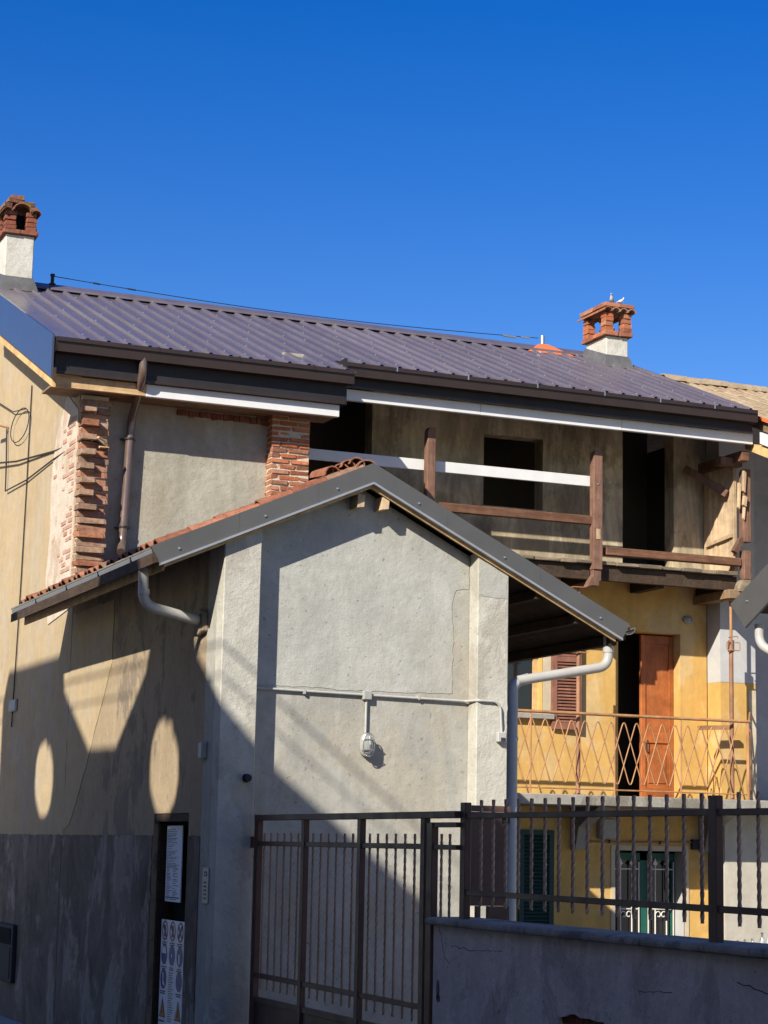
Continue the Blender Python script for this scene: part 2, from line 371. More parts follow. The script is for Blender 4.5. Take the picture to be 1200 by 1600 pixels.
# ================================================================ MAIN HOUSE
cam_scale(True)
H = thing('town_house', 'old yellow courtyard house with a new brown ribbed metal roof and timber loggia', 'house', (10.5, 24.2, .084))  # most coordinates from here on were worked out from image pixel positions
def RT(y): return 8.22 + .4*(y-23.25) if y <= 27.15 else 9.78 - .4*(y-27.15)
# --- walls
cam_scale(False)
ew = MB().prism([(23.9, 0), (30.6, 0), (30.6, 8.85), (28.21, 9.86), (24.0, 8.18), (24.0, 5.3), (23.9, 5.3)], 6.0, 6.3, 'X').build('end_wall', 'endwall', H)
wp = MB().prism([(24.03, 5.0), (24.02, 7.45), (24.6, 7.75), (25.1, 7.3), (25.28, 6.7), (25.2, 6.1), (25.32, 5.5), (25.1, 4.9)], 5.988, 6.002, 'X').build('scraped_plaster_patch', 'whitepatch', ew)
MB().prism([(23.9, 0), (28.9, 0)] + [(28.9-5.0*k/90, 2.3+random.uniform(-.006, .006)-(.03 if random.random() < .07 else 0)) for k in range(91)], 5.988, 6.003, 'X').build('plinth', 'plinth', ew)
for k in range(29):   # bricks showing through the broken plaster of the end wall
    z = 5.25 + .075*k; y = 24.06 + random.uniform(0, .06); reach = 24.22 + .22*math.sin(k*.45)**2 + random.uniform(0, .12)
    while y < reach:
        L = random.choice([.11, .12, .23, .20]); 
        if random.random() < .62: brick(ew, 'dustbrick', 5.982, 6.02, y, y+L-.012, z, z+random.uniform(.045, .056), .002)
        y += L
    if random.random() < .25:
        y = random.uniform(24.5, 25.0); brick(ew, 'dustbrick', 5.983, 6.02, y, y+random.uniform(.06, .16), z, z+.045, .002)
wall_y('recess_wall', 'oldgrey', H, 6.3, 9.0, 0, 8.2, 24.2, 24.5)
box('return_wall', 'oldgrey', H, 8.74, 9.03, 24.3, 25.75, 0, 8.55)
cam_scale(True)
yw = wall_y('facade_wall', 'yellow', H, 9.0, 15.38, 0, 6.0, 24.75, 25.0, [(11.9, 12.78, 4.06, 5.25), (13.95, 14.95, 2.97, 5.27), (13.9, 15.0, 0, 2.25)])
lw = wall_y('loggia_wall', 'loggia', H, 10.19, 15.38, 6.0, 8.72, 24.75, 25.0, [(11.85, 12.76, 6.86, 7.86), (14.02, 14.85, 6.1, 8.3)])
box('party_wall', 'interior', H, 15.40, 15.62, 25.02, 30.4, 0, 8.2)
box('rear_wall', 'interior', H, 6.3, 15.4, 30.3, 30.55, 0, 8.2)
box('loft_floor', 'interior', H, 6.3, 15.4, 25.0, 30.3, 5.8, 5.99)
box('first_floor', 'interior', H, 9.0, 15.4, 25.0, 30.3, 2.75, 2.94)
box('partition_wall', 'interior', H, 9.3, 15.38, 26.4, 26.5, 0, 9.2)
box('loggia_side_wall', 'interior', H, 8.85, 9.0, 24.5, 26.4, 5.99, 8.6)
# --- roof deck
def deck(x0, x1, y0):
    return MB().prism([(y0, RT(y0)-.05), (27.15, 9.73), (31.2, RT(31.2)-.05), (31.2, RT(31.2)-.17), (27.15, 9.61), (y0, RT(y0)-.17)], x0, x1, 'X')
rd = deck(5.42, 9.05, 22.76).build('roof_deck', 'soffit', H)
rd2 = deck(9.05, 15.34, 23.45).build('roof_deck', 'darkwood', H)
def panel(w, y0, y1):
    prof = []; x = 0
    while x < w-.01:
        prof += [(x, 0), (x+.09, 0), (x+.107, .036), (x+.143, .036), (x+.16, 0)]; x += .25
    prof.append((w, 0)); mb = MB(); n = len(prof)
    rows = [y0, (y0+y1)/2, y1]
    vs = [(px, y, RT(y)+pz) for y in rows for px, pz in prof]
    fs = [(r*n+i, r*n+i+1, (r+1)*n+i+1, (r+1)*n+i) for r in range(2) for i in range(n-1)]
    return mb.add(vs, fs).mesh('metal_panel', 'roof')
pm = {}
def panels(x0, x1, y0):
    x = x0
    while x < x1-.1:
        w = min(1.0, round((x1-x)*4)/4)
        if (w, y0) not in pm: pm[(w, y0)] = panel(w, y0, 27.05)
        place('metal_panel', pm[(w, y0)], H, loc=(x, 0, random.uniform(0, .004))); x += w
panels(5.58, 9.08, 22.58); panels(9.08, 15.33, 23.29)
scr = MB()
for x0, x1, ys in ((5.58, 9.08, (22.8, 23.5, 24.2, 24.9, 25.6, 26.3, 26.9)), (9.08, 15.33, (23.4, 24.1, 24.8, 25.5, 26.2, 26.9))):
    k = 0; x = x0+.125
    while x < x1:
        for j, y in enumerate(ys):
            if (k+j) % 2 == 0 or j in (0,):
                yy = y + random.uniform(-.03, .03); scr.lathe([(.011, .036), (.011, .044), (.006, .050)], (x, yy, RT(yy)), 'Z', 6)
        x += .25; k += 1
scr.build('roofing_screws', 'steel', rd, kind='stuff')
MB().prism([(22.58, RT(22.58)+.004), (27.1, RT(27.1)+.004), (27.1, RT(27.1)+.012), (22.58, RT(22.58)+.012)], 5.31, 5.60, 'X').build('verge_flashing', 'roof', H)
MB().prism([(22.56, 7.99), (27.2, 9.84), (27.2, 9.33), (22.56, 7.48)], 5.285, 5.31, 'X').build('verge_fascia', 'verge', H)
MB().prism([(22.66, 7.62), (27.2, 9.43), (27.2, 9.20), (22.66, 7.39)], 5.33, 5.37, 'X').build('verge_board', 'verge_wood', H)
MB().prism([(22.9, RT(22.9)-.36), (27.1, RT(27.1)-.36), (27.1, RT(27.1)-.385), (22.9, RT(22.9)-.385)], 5.38, 6.0, 'X').build('verge_soffit', 'rawwood', H)
for y in (24.35, 25.75, 27.0):
    box('purlin_end', 'rawwood', H, 5.40, 6.0, y-.07, y+.07, RT(y)-.56, RT(y)-.392, .006)
MB().prism([(26.96, RT(26.96)+.048), (27.15, 9.85), (27.35, RT(27.35)+.05), (27.35, RT(27.35)+.062), (27.15, 9.865), (26.95, RT(26.95)+.062), (26.93, RT(26.93)+.035), (26.94, RT(26.94)+.035)], 5.96, 15.33, 'X').build('ridge_cap', 'roof', H)
# --- eave of the deep left part
def gutter(x0, x1, y, z1, h=.165, d=.13):
    a = z1-h
    return MB().prism([(y+d, z1), (y+d, a), (y+.02, a), (y+.008, z1-.05), (y-.012, z1-.05), (y-.012, z1), (y+.022, z1), (y+.032, a+.012), (y+d-.012, a+.012), (y+d-.012, z1)], x0, x1, 'X')
gt = gutter(5.335, 9.03, 22.55, 7.965).build('gutter', 'trim', H)
for x in (5.33, 9.035): box('gutter_end', 'trim', gt, x-.004, x+.004, 22.555, 22.68, 7.80, 7.96)
for x in (6.55, 7.55, 8.5): box('gutter_bracket', 'trim', gt, x-.012, x+.012, 22.532, 22.56, 7.915, 7.975)
box('fascia', 'darktrim', H, 5.36, 8.97, 22.70, 22.735, 7.60, 7.955)
box('fascia_moulding', 'trim', H, 5.36, 8.97, 22.685, 22.735, 7.565, 7.598)
box('fascia_return', 'darktrim', H, 8.972, 9.0, 22.70, 23.38, 7.565, 8.15)
box('eave_board', 'rawwood', H, 5.345, 6.475, 22.76, 22.82, 7.42, 7.563, .004)
box('eave_board', 'white', H, 6.477, 8.93, 22.755, 22.82, 7.415, 7.563, .004)
box('soffit', 'soffit', H, 5.36, 8.93, 22.822, 23.3, 7.435, 7.46)
# --- eave of the right part
gt2 = gutter(9.06, 15.29, 23.26, 8.245).build('gutter', 'trim', H)
for x in (9.055, 15.295): box('gutter_end', 'trim', gt2, x-.004, x+.004, 23.265, 23.39, 8.08, 8.24)
for x in (9.9, 10.9, 11.9, 12.9, 13.75, 14.6): box('gutter_bracket', 'steel', gt2, x-.008, x+.008, 23.242, 23.27, 8.195, 8.255)
box('fascia', 'darktrim', H, 9.02, 15.30, 23.41, 23.445, 7.99, 8.225)
box('fascia_moulding', 'trim', H, 9.02, 15.30, 23.395, 23.445, 7.96, 7.988)
for a, b2 in ((9.14, 11.196), (11.2, 13.296), (13.3, 15.37)):
    q = random.uniform(-.003, .003); box('eave_board', 'white', H, a, b2, 23.50+q, 23.56+q, 7.815+q, 7.96+q, .004)
# --- ragged brick pier at the street corner
cam_scale(False)
lp = box('ragged_pier', 'mortar', H, 6.012, 6.345, 23.93, 24.22, 5.3, 7.62)
z = 5.33; i = 0
while z < 7.54:
    h = .088 + random.uniform(-.008, .006)
    low = z < 6.1
    if i % 2 == 0:
        p = .02 if low else .10
        x = 6.2 + random.uniform(-.03, .03)
        if low: brick(lp, 'oldbrick', 6.0, 6.35+random.uniform(-.02, .02), 23.86, 24.05, z, z+h-.012, .006)
        else:
            brick(lp, 'oldbrick', 5.995, x, 23.9-p+random.uniform(-.02, .02), 24.05, z, z+h-.010, .006)
            brick(lp, 'oldbrick', x+.015, 6.36+random.uniform(-.02, .01), 23.9+random.uniform(-.01, .02), 24.05, z-.01, z+h-.015, .008)
    else:
        brick(lp, 'oldbrick', 6.0, 6.355+random.uniform(-.02, .02), 23.905+random.uniform(-.015, .015), 24.05, z, z+h-.014, .006)
    z += h; i += 1
# --- squared brick pier of the loggia
bp = box('brick_pier', 'mortar', H, 8.515, 9.018, 24.015, 24.34, 5.3, 8.1)
z = 6.25; i = 0
while z < 7.75:
    cuts = [8.50] + ([8.50+.25+random.uniform(-.03, .03)] if i % 2 else [8.50+.12+random.uniform(-.02, .02), 8.50+.37+random.uniform(-.03, .03)]) + [9.03]
    for a, b2 in zip(cuts, cuts[1:]):
        brick(bp, 'brick', a+.008, b2-.008, 24.0+random.uniform(-.006, .01), 24.2, z+.006, z+.058, .003)
    brick(bp, 'brick', 8.498, 8.63, 24.2, 24.34, z+.006, z+.058, .003)
    z += .070; i += 1
for k in range(16):   # bricks showing along the top of the recess wall
    x = 7.3 + k*.075 + random.uniform(-.01, .01)
    brick(H, 'darkbrick', x, x+.068, 24.17, 24.25, 7.54+random.uniform(-.012, .012), 7.615, .005)
# --- downpipe of the deep eave
dp = MB().tube(arc_pts([(6.64, 23.50, 8.06), (6.64, 23.50, 7.84), (6.69, 24.08, 7.44), (6.68, 24.10, 7.3), (6.63, 24.10, 5.85), (6.58, 23.95, 5.72)], .12), .052, 14).build('downpipe', 'brownpipe', H, 50)
for a in ((6.665, 24.10, 7.16), (6.635, 24.10, 6.05)):
    MB().lathe([(.055, -.012), (.06, -.012), (.06, .012), (.055, .012)], a, 'Z', 14).build('pipe_clamp', 'trim', dp)
    box('clamp_stay', 'trim', dp, a[0]-.09, a[0]+.09, 24.12, 24.2, a[2]-.006, a[2]+.006)

# --- loggia timberwork
cam_scale(True)
dk = MB().box(10.6, 13.05, 23.93, 24.03, 5.83, 6.02).box(13.19, 15.36, 23.93, 24.03, 5.83, 6.02).build('gallery_beam', 'darkwood', H)
x = 9.02
while x < 15.3:
    w = random.uniform(.22, .42); x1 = min(x+w, 15.36)
    y0 = 23.86+random.uniform(-.025, .03); z0 = 6.025+random.uniform(0, .012)
    box('deck_plank', 'deckwood', dk, x+.004, x1-.004, y0, 24.745, z0, z0+random.uniform(.04, .055), .004); x = x1
for x in (11.2, 12.1, 13.11, 14.2, 15.27):
    box('joist', 'darkwood', dk, x-.065, x+.065, 24.035, 24.75, 5.80, 6.02, .005)
box('joist', 'soffit', dk, 15.16, 15.34, 23.80, 24.75, 5.70, 5.825, .006)
def post(x, w, z0, z1, notch=True):
    return MB().prism([(x-w/2, z0), (x+w/2, z0), (x+w/2, z1), (x-w/2+.025, z1), (x-w/2, z1-.05)], 23.80, 23.92, 'Y').build('gallery_post', 'postwood', H, None, .006)
post(10.645, .115, 6.0, 7.65); p2 = post(13.11, .135, 5.95, 7.57); p3 = post(15.46, .12, 6.5, 7.53)
MB().prism([(13.02, 5.73), (13.14, 5.73), (13.14, 5.80), (13.17, 5.80), (13.17, 5.95), (13.05, 5.95), (13.05, 5.88), (12.99, 5.80), (12.94, 5.70)], 23.82, 23.915, 'Y').build('carved_corbel', 'postwood', p2, None, .006)
box('lock_plate', 'plank', p2, 13.08, 13.14, 23.792, 23.80, 6.36, 6.50)
box('bolt', 'steel', p2, 13.095, 13.115, 23.790, 23.80, 7.10, 7.12); box('bolt', 'steel', p2, 13.10, 13.112, 23.790, 23.80, 6.9, 6.912)
box('gallery_rail', 'white', H, 8.75, 13.08, 23.965, 24.0, 7.10, 7.243, .004)
box('gallery_rail', 'railwood', H, 10.72, 13.04, 23.86, 23.95, 6.565, 6.68, .006)
box('gallery_rail', 'railwood', H, 13.26, 15.39, 23.84, 23.95, 6.165, 6.275, .008)
# end boarding of the loggia
y = 23.93; i = 0
while y < 24.7:
    w = random.uniform(.07, .13); y1 = min(y+w, 24.74)
    box('end_plank', 'plank', H, 15.33+random.uniform(-.008, .008), 15.372, y+.002, y1-.002, 6.08, 7.70 - random.uniform(0, .12), .003); y = y1
MB().bar((15.31, 23.95, 6.60), (15.31, 24.62, 6.54), .05, .05).build('end_batten', 'plank', H)
# broken pieces on the corner post
for x0, x1, z0, z1, dy in ((15.31, 15.36, 6.95, 7.33, 0), (15.37, 15.43, 7.18, 7.50, -.03), (15.36, 15.43, 6.98, 7.14, -.05), (15.38, 15.42, 6.80, 6.99, -.02)):
    MB().prism([(x0, z0+.03), (x1-.02, z0), (x1, z1-.02), (x0+.015, z1)], 23.79+dy, 23.84+dy, 'Y').build('split_batten', 'plank', p3, None, .004)
MB().prism([(15.40, 5.98), (15.52, 5.98), (15.52, 6.38), (15.40, 6.38)], 23.80, 23.92, 'Y').build('post_stub', 'postwood', p3, None, .006)
MB().prism([(15.30, 5.80), (15.50, 5.80), (15.50, 5.97), (15.37, 5.97), (15.33, 5.90)], 23.78, 23.93, 'Y').build('corbel', 'deckwood', p3, None, .006)
MB().bar((15.40, 23.86, 6.55), (15.28, 23.86, 6.35), .07, .09, (0, 1, 0)).build('broken_brace', 'postwood', p3)
MB().bar((15.30, 24.05, 7.20), (14.95, 24.6, 7.62), .08, .10).build('knee_brace', 'postwood', H)
box('tie_beam', 'railwood', H, 15.25, 15.37, 23.6, 24.75, 7.60, 7.74, .006)
box('wall_plate', 'postwood', H, 15.05, 15.4, 23.82, 23.95, 7.56, 7.68, .006)

# --- first-floor balcony
sl = box('balcony_slab', 'concrete', H, 10.8, 15.9, 23.71, 24.75, 2.815, 2.955, .01)
for x in (11.4, 13.3, 15.32):
    MB().prism([(23.95, 2.81), (24.75, 2.81), (24.75, 2.25), (24.6, 2.25), (24.5, 2.55)], x-.09, x+.09, 'X').build('slab_bracket', 'concrete', sl)
rl = MB().tube([(11.2, 23.9, 4.025), (15.53, 23.9, 4.025)], .021, 8).build('balcony_railing', 'rust', H, 50)
MB().tube([(11.2, 23.9, 3.035), (15.53, 23.9, 3.035)], .010, 6).build('bottom_rail', 'rust', rl)
for x in (12.17, 13.42, 14.44, 15.50):
    MB().tube([(x, 23.9, 2.95), (x, 23.9, 4.02)], .013, 6).build('railing_post', 'rust', rl)
MB().tube([(15.50, 23.9, 2.95), (15.50, 23.9, 4.0)], .024, 8).build('railing_post', 'rust', rl)
MB().tube([(15.52, 23.9, 4.02), (15.66, 24.1, 4.13), (15.86, 24.4, 4.20)], .014, 6).build('side_rail', 'rust', rl)
MB().tube([(15.52, 23.9, 3.035), (15.86, 24.4, 3.035)], .010, 6).build('side_rail', 'rust', rl)
for k in range(3):
    pts = []; x = 11.2 + k*.197; n = 0
    while x < 15.5:
        pts.append((x, 23.9+.004*(k-1), 3.98 if n % 2 == 0 else 3.06)); x += .295; n += 1
    MB().tube(arc_pts(pts, .11, 6), .0088, 6).build('zigzag_rod', 'rust', rl, 60)
for k in range(2):
    pts = [(15.53+t*.33, 23.92+t*.46, 3.98 if (n+k) % 2 == 0 else 3.06) for n, t in enumerate((0, .33, .66, 1.0))]
    MB().tube(arc_pts(pts, .08, 5), .0088, 6).build('zigzag_rod', 'rust', rl, 60)
MB().bar((14.9, 24.2, 3.93), (15.45, 24.2, 3.96), .05, .06).build('clothes_shelf', 'rust', rl)

# --- openings of the yellow facade
wd = box('window_pane', 'pane', H, 11.95, 12.72, 24.93, 24.945, 4.10, 5.22)
for a in ((11.9, 11.96, 4.06, 5.25), (12.71, 12.78, 4.06, 5.25), (11.96, 12.71, 4.06, 4.12), (11.96, 12.71, 5.18, 5.25)):
    box('window_frame', 'rawwood', wd, a[0], a[1], 24.90, 24.96, a[2], a[3])
for a in ((12.78, 12.90, 4.06, 5.4),): box('window_surround', 'cream', H, a[0], a[1], 24.738, 24.76, a[2], a[3])
box('window_sill', 'concrete', H, 11.75, 12.92, 24.66, 24.78, 3.985, 4.055, .006)
def louvre_leaf(name, parent, mat, x0, x1, y0, z0, z1, fr=.075, n=22, mids=(), dy=.0, t=.04):
    def yy(x): return y0 + dy*(x-x0)/(x1-x0)
    f = MB()
    for a, b in ((x0, x0+fr), (x1-fr, x1)): f.prism([(a, yy(a)), (b, yy(b)), (b, yy(b)+t), (a, yy(a)+t)], z0, z1, 'Z')
    zz = [(z0, z0+fr*1.3), (z1-fr, z1)] + [(m_, m_+fr) for m_ in mids]
    for a, b in zz: f.prism([(x0+fr, yy(x0+fr)), (x1-fr, yy(x1-fr)), (x1-fr, yy(x1-fr)+t), (x0+fr, yy(x0+fr)+t)], a, b, 'Z')
    leaf = f.build(name, mat, parent)
    edges = sorted(zz); gaps = [(edges[i][1], edges[i+1][0]) for i in range(len(edges)-1)]
    tot = sum(b-a for a, b in gaps); pitch = tot/n
    for a, b in gaps:
        k = max(1, round((b-a)/pitch)); st = (b-a)/k
        for j in range(k):
            zc = a+st*(j+.5)
            MB().add([(x0+fr, yy(x0+fr)+.002, zc-st*.42), (x1-fr, yy(x1-fr)+.002, zc-st*.42), (x1-fr, yy(x1-fr)+t-.004, zc+st*.38), (x0+fr, yy(x0+fr)+t-.004, zc+st*.38),
                      (x0+fr, yy(x0+fr)+.002, zc-st*.42+.009), (x1-fr, yy(x1-fr)+.002, zc-st*.42+.009), (x1-fr, yy(x1-fr)+t-.004, zc+st*.38+.009), (x0+fr, yy(x0+fr)+t-.004, zc+st*.38+.009)],
                     [(0,3,2,1),(4,5,6,7),(0,1,5,4),(1,2,6,5),(2,3,7,6),(3,0,4,7)]).build('louvre_slat', mat, leaf)
    MB().prism([(x0+fr, yy(x0+fr)+t+.004), (x1-fr, yy(x1-fr)+t+.004), (x1-fr, yy(x1-fr)+t+.012), (x0+fr, yy(x0+fr)+t+.012)], z0+fr, z1-fr, 'Z').build('leaf_back', 'black', leaf)
    return leaf
louvre_leaf('shutter', H, 'shutter', 12.90, 13.33, 24.69, 3.86, 5.16, .07, 24, (4.78,), -.03)
louvre_leaf('green_shutter', H, 'green', 12.42, 12.94, 24.69, 0.75, 2.50, .07, 30, (1.55,))
# double door, right leaf closed
def door_leaf(x0, x1, y, z0, z1):
    d = box('door_leaf', 'door', H, x0, x1, y+.02, y+.05, z0, z1)
    for a in ((x0, x0+.075, z0, z1), (x1-.075, x1, z0, z1), (x0+.075, x1-.075, z1-.12, z1), (x0+.075, x1-.075, z0, z0+.16), (x0+.075, x1-.075, z0+.78, z0+.92)):
        box('door_stile', 'door', d, a[0], a[1], y, y+.021, a[2], a[3], .005)
    box('door_panel', 'door', d, x0+.12, x1-.12, y+.008, y+.022, z0+.22, z0+.72, .006)
    return d
d1 = door_leaf(14.42, 14.945, 24.93, 2.96, 5.25)
MB().tube(arc_pts([(14.52, 24.925, 3.78), (14.50, 24.90, 3.75), (14.50, 24.90, 3.62), (14.53, 24.925, 3.60)], .02), .008, 6).build('door_handle', 'darkbox', d1)
dl = MB().prism([(13.97, 25.0), (14.0, 25.0), (14.06, 25.5), (14.02, 25.5)], 2.96, 5.24, 'Z').build('open_door_leaf', 'door', H)
# ground-floor door with white grilles
gd = box('grille_door', 'pane', H, 13.92, 14.98, 25.02, 25.035, .02, 2.22)
for a in ((13.9, 13.98), (14.43, 14.54), (14.93, 15.0)): box('door_frame', 'greendoor', gd, a[0], a[1], 24.985, 25.03, .02, 2.22)
box('door_frame', 'greendoor', gd, 13.98, 14.93, 24.985, 25.03, 2.12, 2.22)
for x0 in (14.0, 14.55):
    for zz in (2.0, 1.52, 1.46): MB().bar((x0, 24.965, zz), (x0+.40, 24.965, zz), .012, .016).build('grille_bar', 'grille', gd)
    for dx in (.0, .11, .29, .40):
        top = 2.14 if dx in (.11, .29) else 2.10
        MB().bar((x0+dx, 24.965, .9), (x0+dx, 24.965, top), .014, .014).build('grille_bar', 'grille', gd)
        if dx in (.11, .29):
            MB().prism([(x0+dx, 2.15), (x0+dx+.018, 2.10), (x0+dx+.04, 2.075), (x0+dx+.016, 2.06), (x0+dx, 2.03), (x0+dx-.016, 2.06), (x0+dx-.04, 2.075), (x0+dx-.018, 2.10)], 24.955, 24.975, 'Y').build('grille_finial', 'grille', gd)
    for s, cx in ((1, x0+.11), (-1, x0+.29)):
        pts = [(cx+s*(.05-.05*math.cos(t)*(1-t/9)), 24.962, 1.38+.055*math.sin(t)*(1-t/9)) for t in [i*.5 for i in range(12)]]
        MB().tube([(cx, 24.962, .95)]+pts, .008, 5).build('grille_scroll', 'grille', gd, 60)
box('door_surround', 'cream', H, 15.0, 15.06, 24.735, 24.76, 0, 2.32); box('door_surround', 'cream', H, 13.84, 13.9, 24.735, 24.76, 0, 2.32)
box('door_surround', 'cream', H, 13.9, 15.0, 24.735, 24.76, 2.25, 2.32)
box('door_reveal', 'nwhite', H, 14.985, 14.999, 24.762, 24.985, 0, 2.24)

# --- chimneys
def flash(parent, x0, x1, y0, y1, zf):
    MB().add([(x0-.07,y0-.08,zf(y0-.08)),(x1+.07,y0-.08,zf(y0-.08)),(x1+.07,y1+.05,zf(y1)),(x0-.07,y1+.05,zf(y1)),
              (x0-.012,y0-.012,zf(y0)+.17),(x1+.012,y0-.012,zf(y0)+.17),(x1+.012,y1+.012,zf(y1)+.15),(x0-.012,y1+.012,zf(y1)+.15)],
             [(0,1,5,4),(1,2,6,5),(2,3,7,6),(3,0,4,7),(4,5,6,7)]).build('lead_flashing', 'lead', parent)
tmesh = tile_mesh('roof_tile', 'tile'); mosstile = tile_mesh('cap_tile', 'mossbrick', .62, .15, .15, .02, 8, .75)
c1 = MB().box(5.55, 5.94, 26.7, 27.12, 9.3, 10.37).build('chimney', 'chimplaster', H, None, .012)
flash(c1, 5.55, 5.94, 26.7, 27.12, lambda y: RT(y)+.01)
def ring(par, mat, x0, x1, y0, y1, z0, z1, L=.2, t=.12):
    for ya, yb in ((y0, y0+t), (y1-t, y1)):
        n = max(1, round((x1-x0)/L))
        for k in range(n): brick(par, mat, x0+(x1-x0)*k/n+.004, x0+(x1-x0)*(k+1)/n-.004, ya, yb, z0, z1, .003)
    for xa, xb in ((x0, x0+t), (x1-t, x1)):
        n = max(1, round((y1-y0-2*t)/L))
        for k in range(n): brick(par, mat, xa, xb, y0+t+(y1-y0-2*t)*k/n+.004, y0+t+(y1-y0-2*t)*(k+1)/n-.004, z0, z1, .003)
ring(c1, 'darkbrick', 5.50, 5.99, 26.65, 27.17, 10.372, 10.43)
box('smoke_core', 'black', c1, 5.64, 5.86, 26.80, 27.02, 10.37, 10.45)
for k in range(4):
    z = 10.435+k*.068
    for x0, x1 in ((5.53, 5.68), (5.82, 5.96)):
        for y0, y1 in ((26.69, 26.83), (27.0, 27.13)): brick(c1, 'darkbrick', x0, x1, y0, y1, z, z+.060, .006)
box('flue_liner', 'black', c1, 5.6, 5.9, 26.86, 26.97, 10.43, 10.70)
place('cap_tile', mosstile, c1, loc=(5.745, 26.62, 10.70), rot=(0, 0, R(90)), scale=(.95, .9, .95))
for x in (5.545, 5.94): place('cap_tile', mosstile, c1, loc=(x, 26.62, 10.68), rot=(0, 0, R(90)), scale=(.95, .45, .4))
for k, (x0, x1, z0) in enumerate(((5.50, 5.62, 10.73), (5.86, 5.97, 10.71), (5.56, 5.78, 10.80), (5.70, 5.93, 10.79), (5.60, 5.78, 10.86))):
    brick(c1, 'mossbrick', x0, x1, 26.66, 27.0, z0, z0+.062, .012)
c2 = MB().box(14.62, 14.99, 26.3, 26.94, 9.2, 9.915).build('chimney', 'chimplaster', H, None, .012)
flash(c2, 14.62, 14.99, 26.3, 26.94, lambda y: RT(y)+.01)
ring(c2, 'brick', 14.56, 15.05, 26.24, 27.0, 9.918, 9.985, .25)
for x0, x1 in ((14.58, 14.72), (14.89, 15.03)):
    for y0, y1 in ((26.26, 26.41), (26.83, 26.98)):
        for k in range(4): brick(c2, 'brick', x0, x1, y0, y1, 9.99+k*.072, 9.99+k*.072+.066, .005)
box('flue_liner', 'black', c2, 14.74, 14.87, 26.5, 26.75, 9.9, 10.1)
for k in range(4): place('cap_tile', tile_mesh('cap_tile', 'oldbrick', .86, .075, .075, .014, 6, .8) if k == 0 else bpy.data.meshes['cap_tile.001'], c2, loc=(14.60+k*.135, 26.2, 10.285), rot=(0, 0, R(90)))
ring(c2, 'brick', 14.55, 15.06, 26.22, 27.02, 10.355, 10.415, .25)

# ================================================================ LIFELINE ON THE RIDGE
lf = thing('ridge_lifeline', 'thin steel safety cable strung along the brown roof ridge', 'safety cable', (6.3, 27.15, 9.95))
for x in (6.32,): MB().lathe([(.05, 0), (.05, .012), (.026, .013), (.026, .12), (.034, .121), (.034, .15)], (x, 27.15, 9.86), 'Z', 10).build('anchor_post', 'darktrim', lf)
MB().lathe([(.05, 0), (.05, .01), (.034, .011), (.034, .15)], (13.95, 27.1, 9.86), 'Z', 12).build('anchor_post', 'steel', lf)
ob = MB().add([(13.6,26.90,9.69),(14.42,26.90,9.69),(14.4,27.4,9.72),(13.62,27.4,9.72),(13.88,27.05,9.87),(14.03,27.05,9.87),(14.03,27.16,9.87),(13.88,27.16,9.87)], [(0,1,5,4),(1,2,6,5),(2,3,7,6),(3,0,4,7),(4,5,6,7)]).build('anchor_base', 'terracotta', lf)
pts = [(6.34+(13.9-6.34)*t, 27.15, 9.98 + .0*t - .10*math.sin(math.pi*t)) for t in [i/16 for i in range(17)]]
MB().tube(pts, .006, 5).build('cable', 'cable', lf)
for x, L, r in ((6.9, .1, .012), (7.4, .12, .011), (13.3, .22, .018), (13.6, .16, .014)):
    t = (x-6.34)/7.56; zz = 9.98-.10*math.sin(math.pi*t)
    MB().tube([(x, 27.15, zz), (x+L, 27.15, zz-.006)], r, 6).build('tensioner', 'steel' if x > 10 else 'darktrim', lf)

# ================================================================ PIGEONS
def pigeon(name, label, x, y, z, rz, head=1.0):
    t = thing(name, label, 'pigeon', (x, y, z), 'pigeons on the chimney')
    # body: rings along a spine from tail to head, local +x forward
    Q = .62
    sp = [(-.17, .035, .012, .008), (-.11, .05, .024, .016), (-.06, .065, .042, .038), (0, .082, .052, .052), (.05, .10, .045, .05), (.085, .128, .028, .034), (.10, .152, .021, .024), (.112, .170, .023, .024), (.130, .174, .018, .018), (.143, .171, .008, .009)]
    mb = MB(); vs = []; n = 10; c, s = math.cos(rz), math.sin(rz)
    for px, pz, w, h in [tuple(v*Q for v in row) for row in sp]:
        for k in range(n):
            a = 2*math.pi*k/n; ly = w*math.cos(a); lz = pz*head + h*math.sin(a)
            vs.append((x+px*c-ly*s, y+px*s+ly*c, z+lz))
    m_ = len(sp); fs = [(i*n+k, i*n+(k+1) % n, (i+1)*n+(k+1) % n, (i+1)*n+k) for i in range(m_-1) for k in range(n)] + [tuple(range(n-1, -1, -1)), tuple((m_-1)*n+k for k in range(n))]
    bdy = mb.add(vs, fs).build('body', 'pigeon', t, 60)
    def L(a, b, d): return (x+(a*c-b*s)*Q, y+(a*s+b*c)*Q, z+d*Q)
    MB().tube([L(.140, 0, .170*head), L(.165, 0, .162*head)], [.006, .002], 5).build('beak', 'beak', t)
    for q in (-.018, .018): MB().tube([L(.005, q, .04), L(.01, q, 0), L(.03, q, 0)], .004, 5).build('leg', 'beak', t)
    for q in (-1, 1):
        MB().add([L(.05, q*.045, .10), L(-.02, q*.056, .095), L(-.15, q*.022, .045), L(-.06, q*.05, .055), L(.03, q*.052, .07)], [(0, 1, 2, 3, 4)]).build('wing', 'pigeon', t)
    return t
pigeon('pigeon', 'left pigeon of the two on the red brick chimney, head turned left', 14.71, 26.30, 10.418, R(-125), 1.25)
pigeon('pigeon', 'right pigeon of the two on the red brick chimney, leaning to the right', 14.87, 26.31, 10.418, R(25), 1.15)

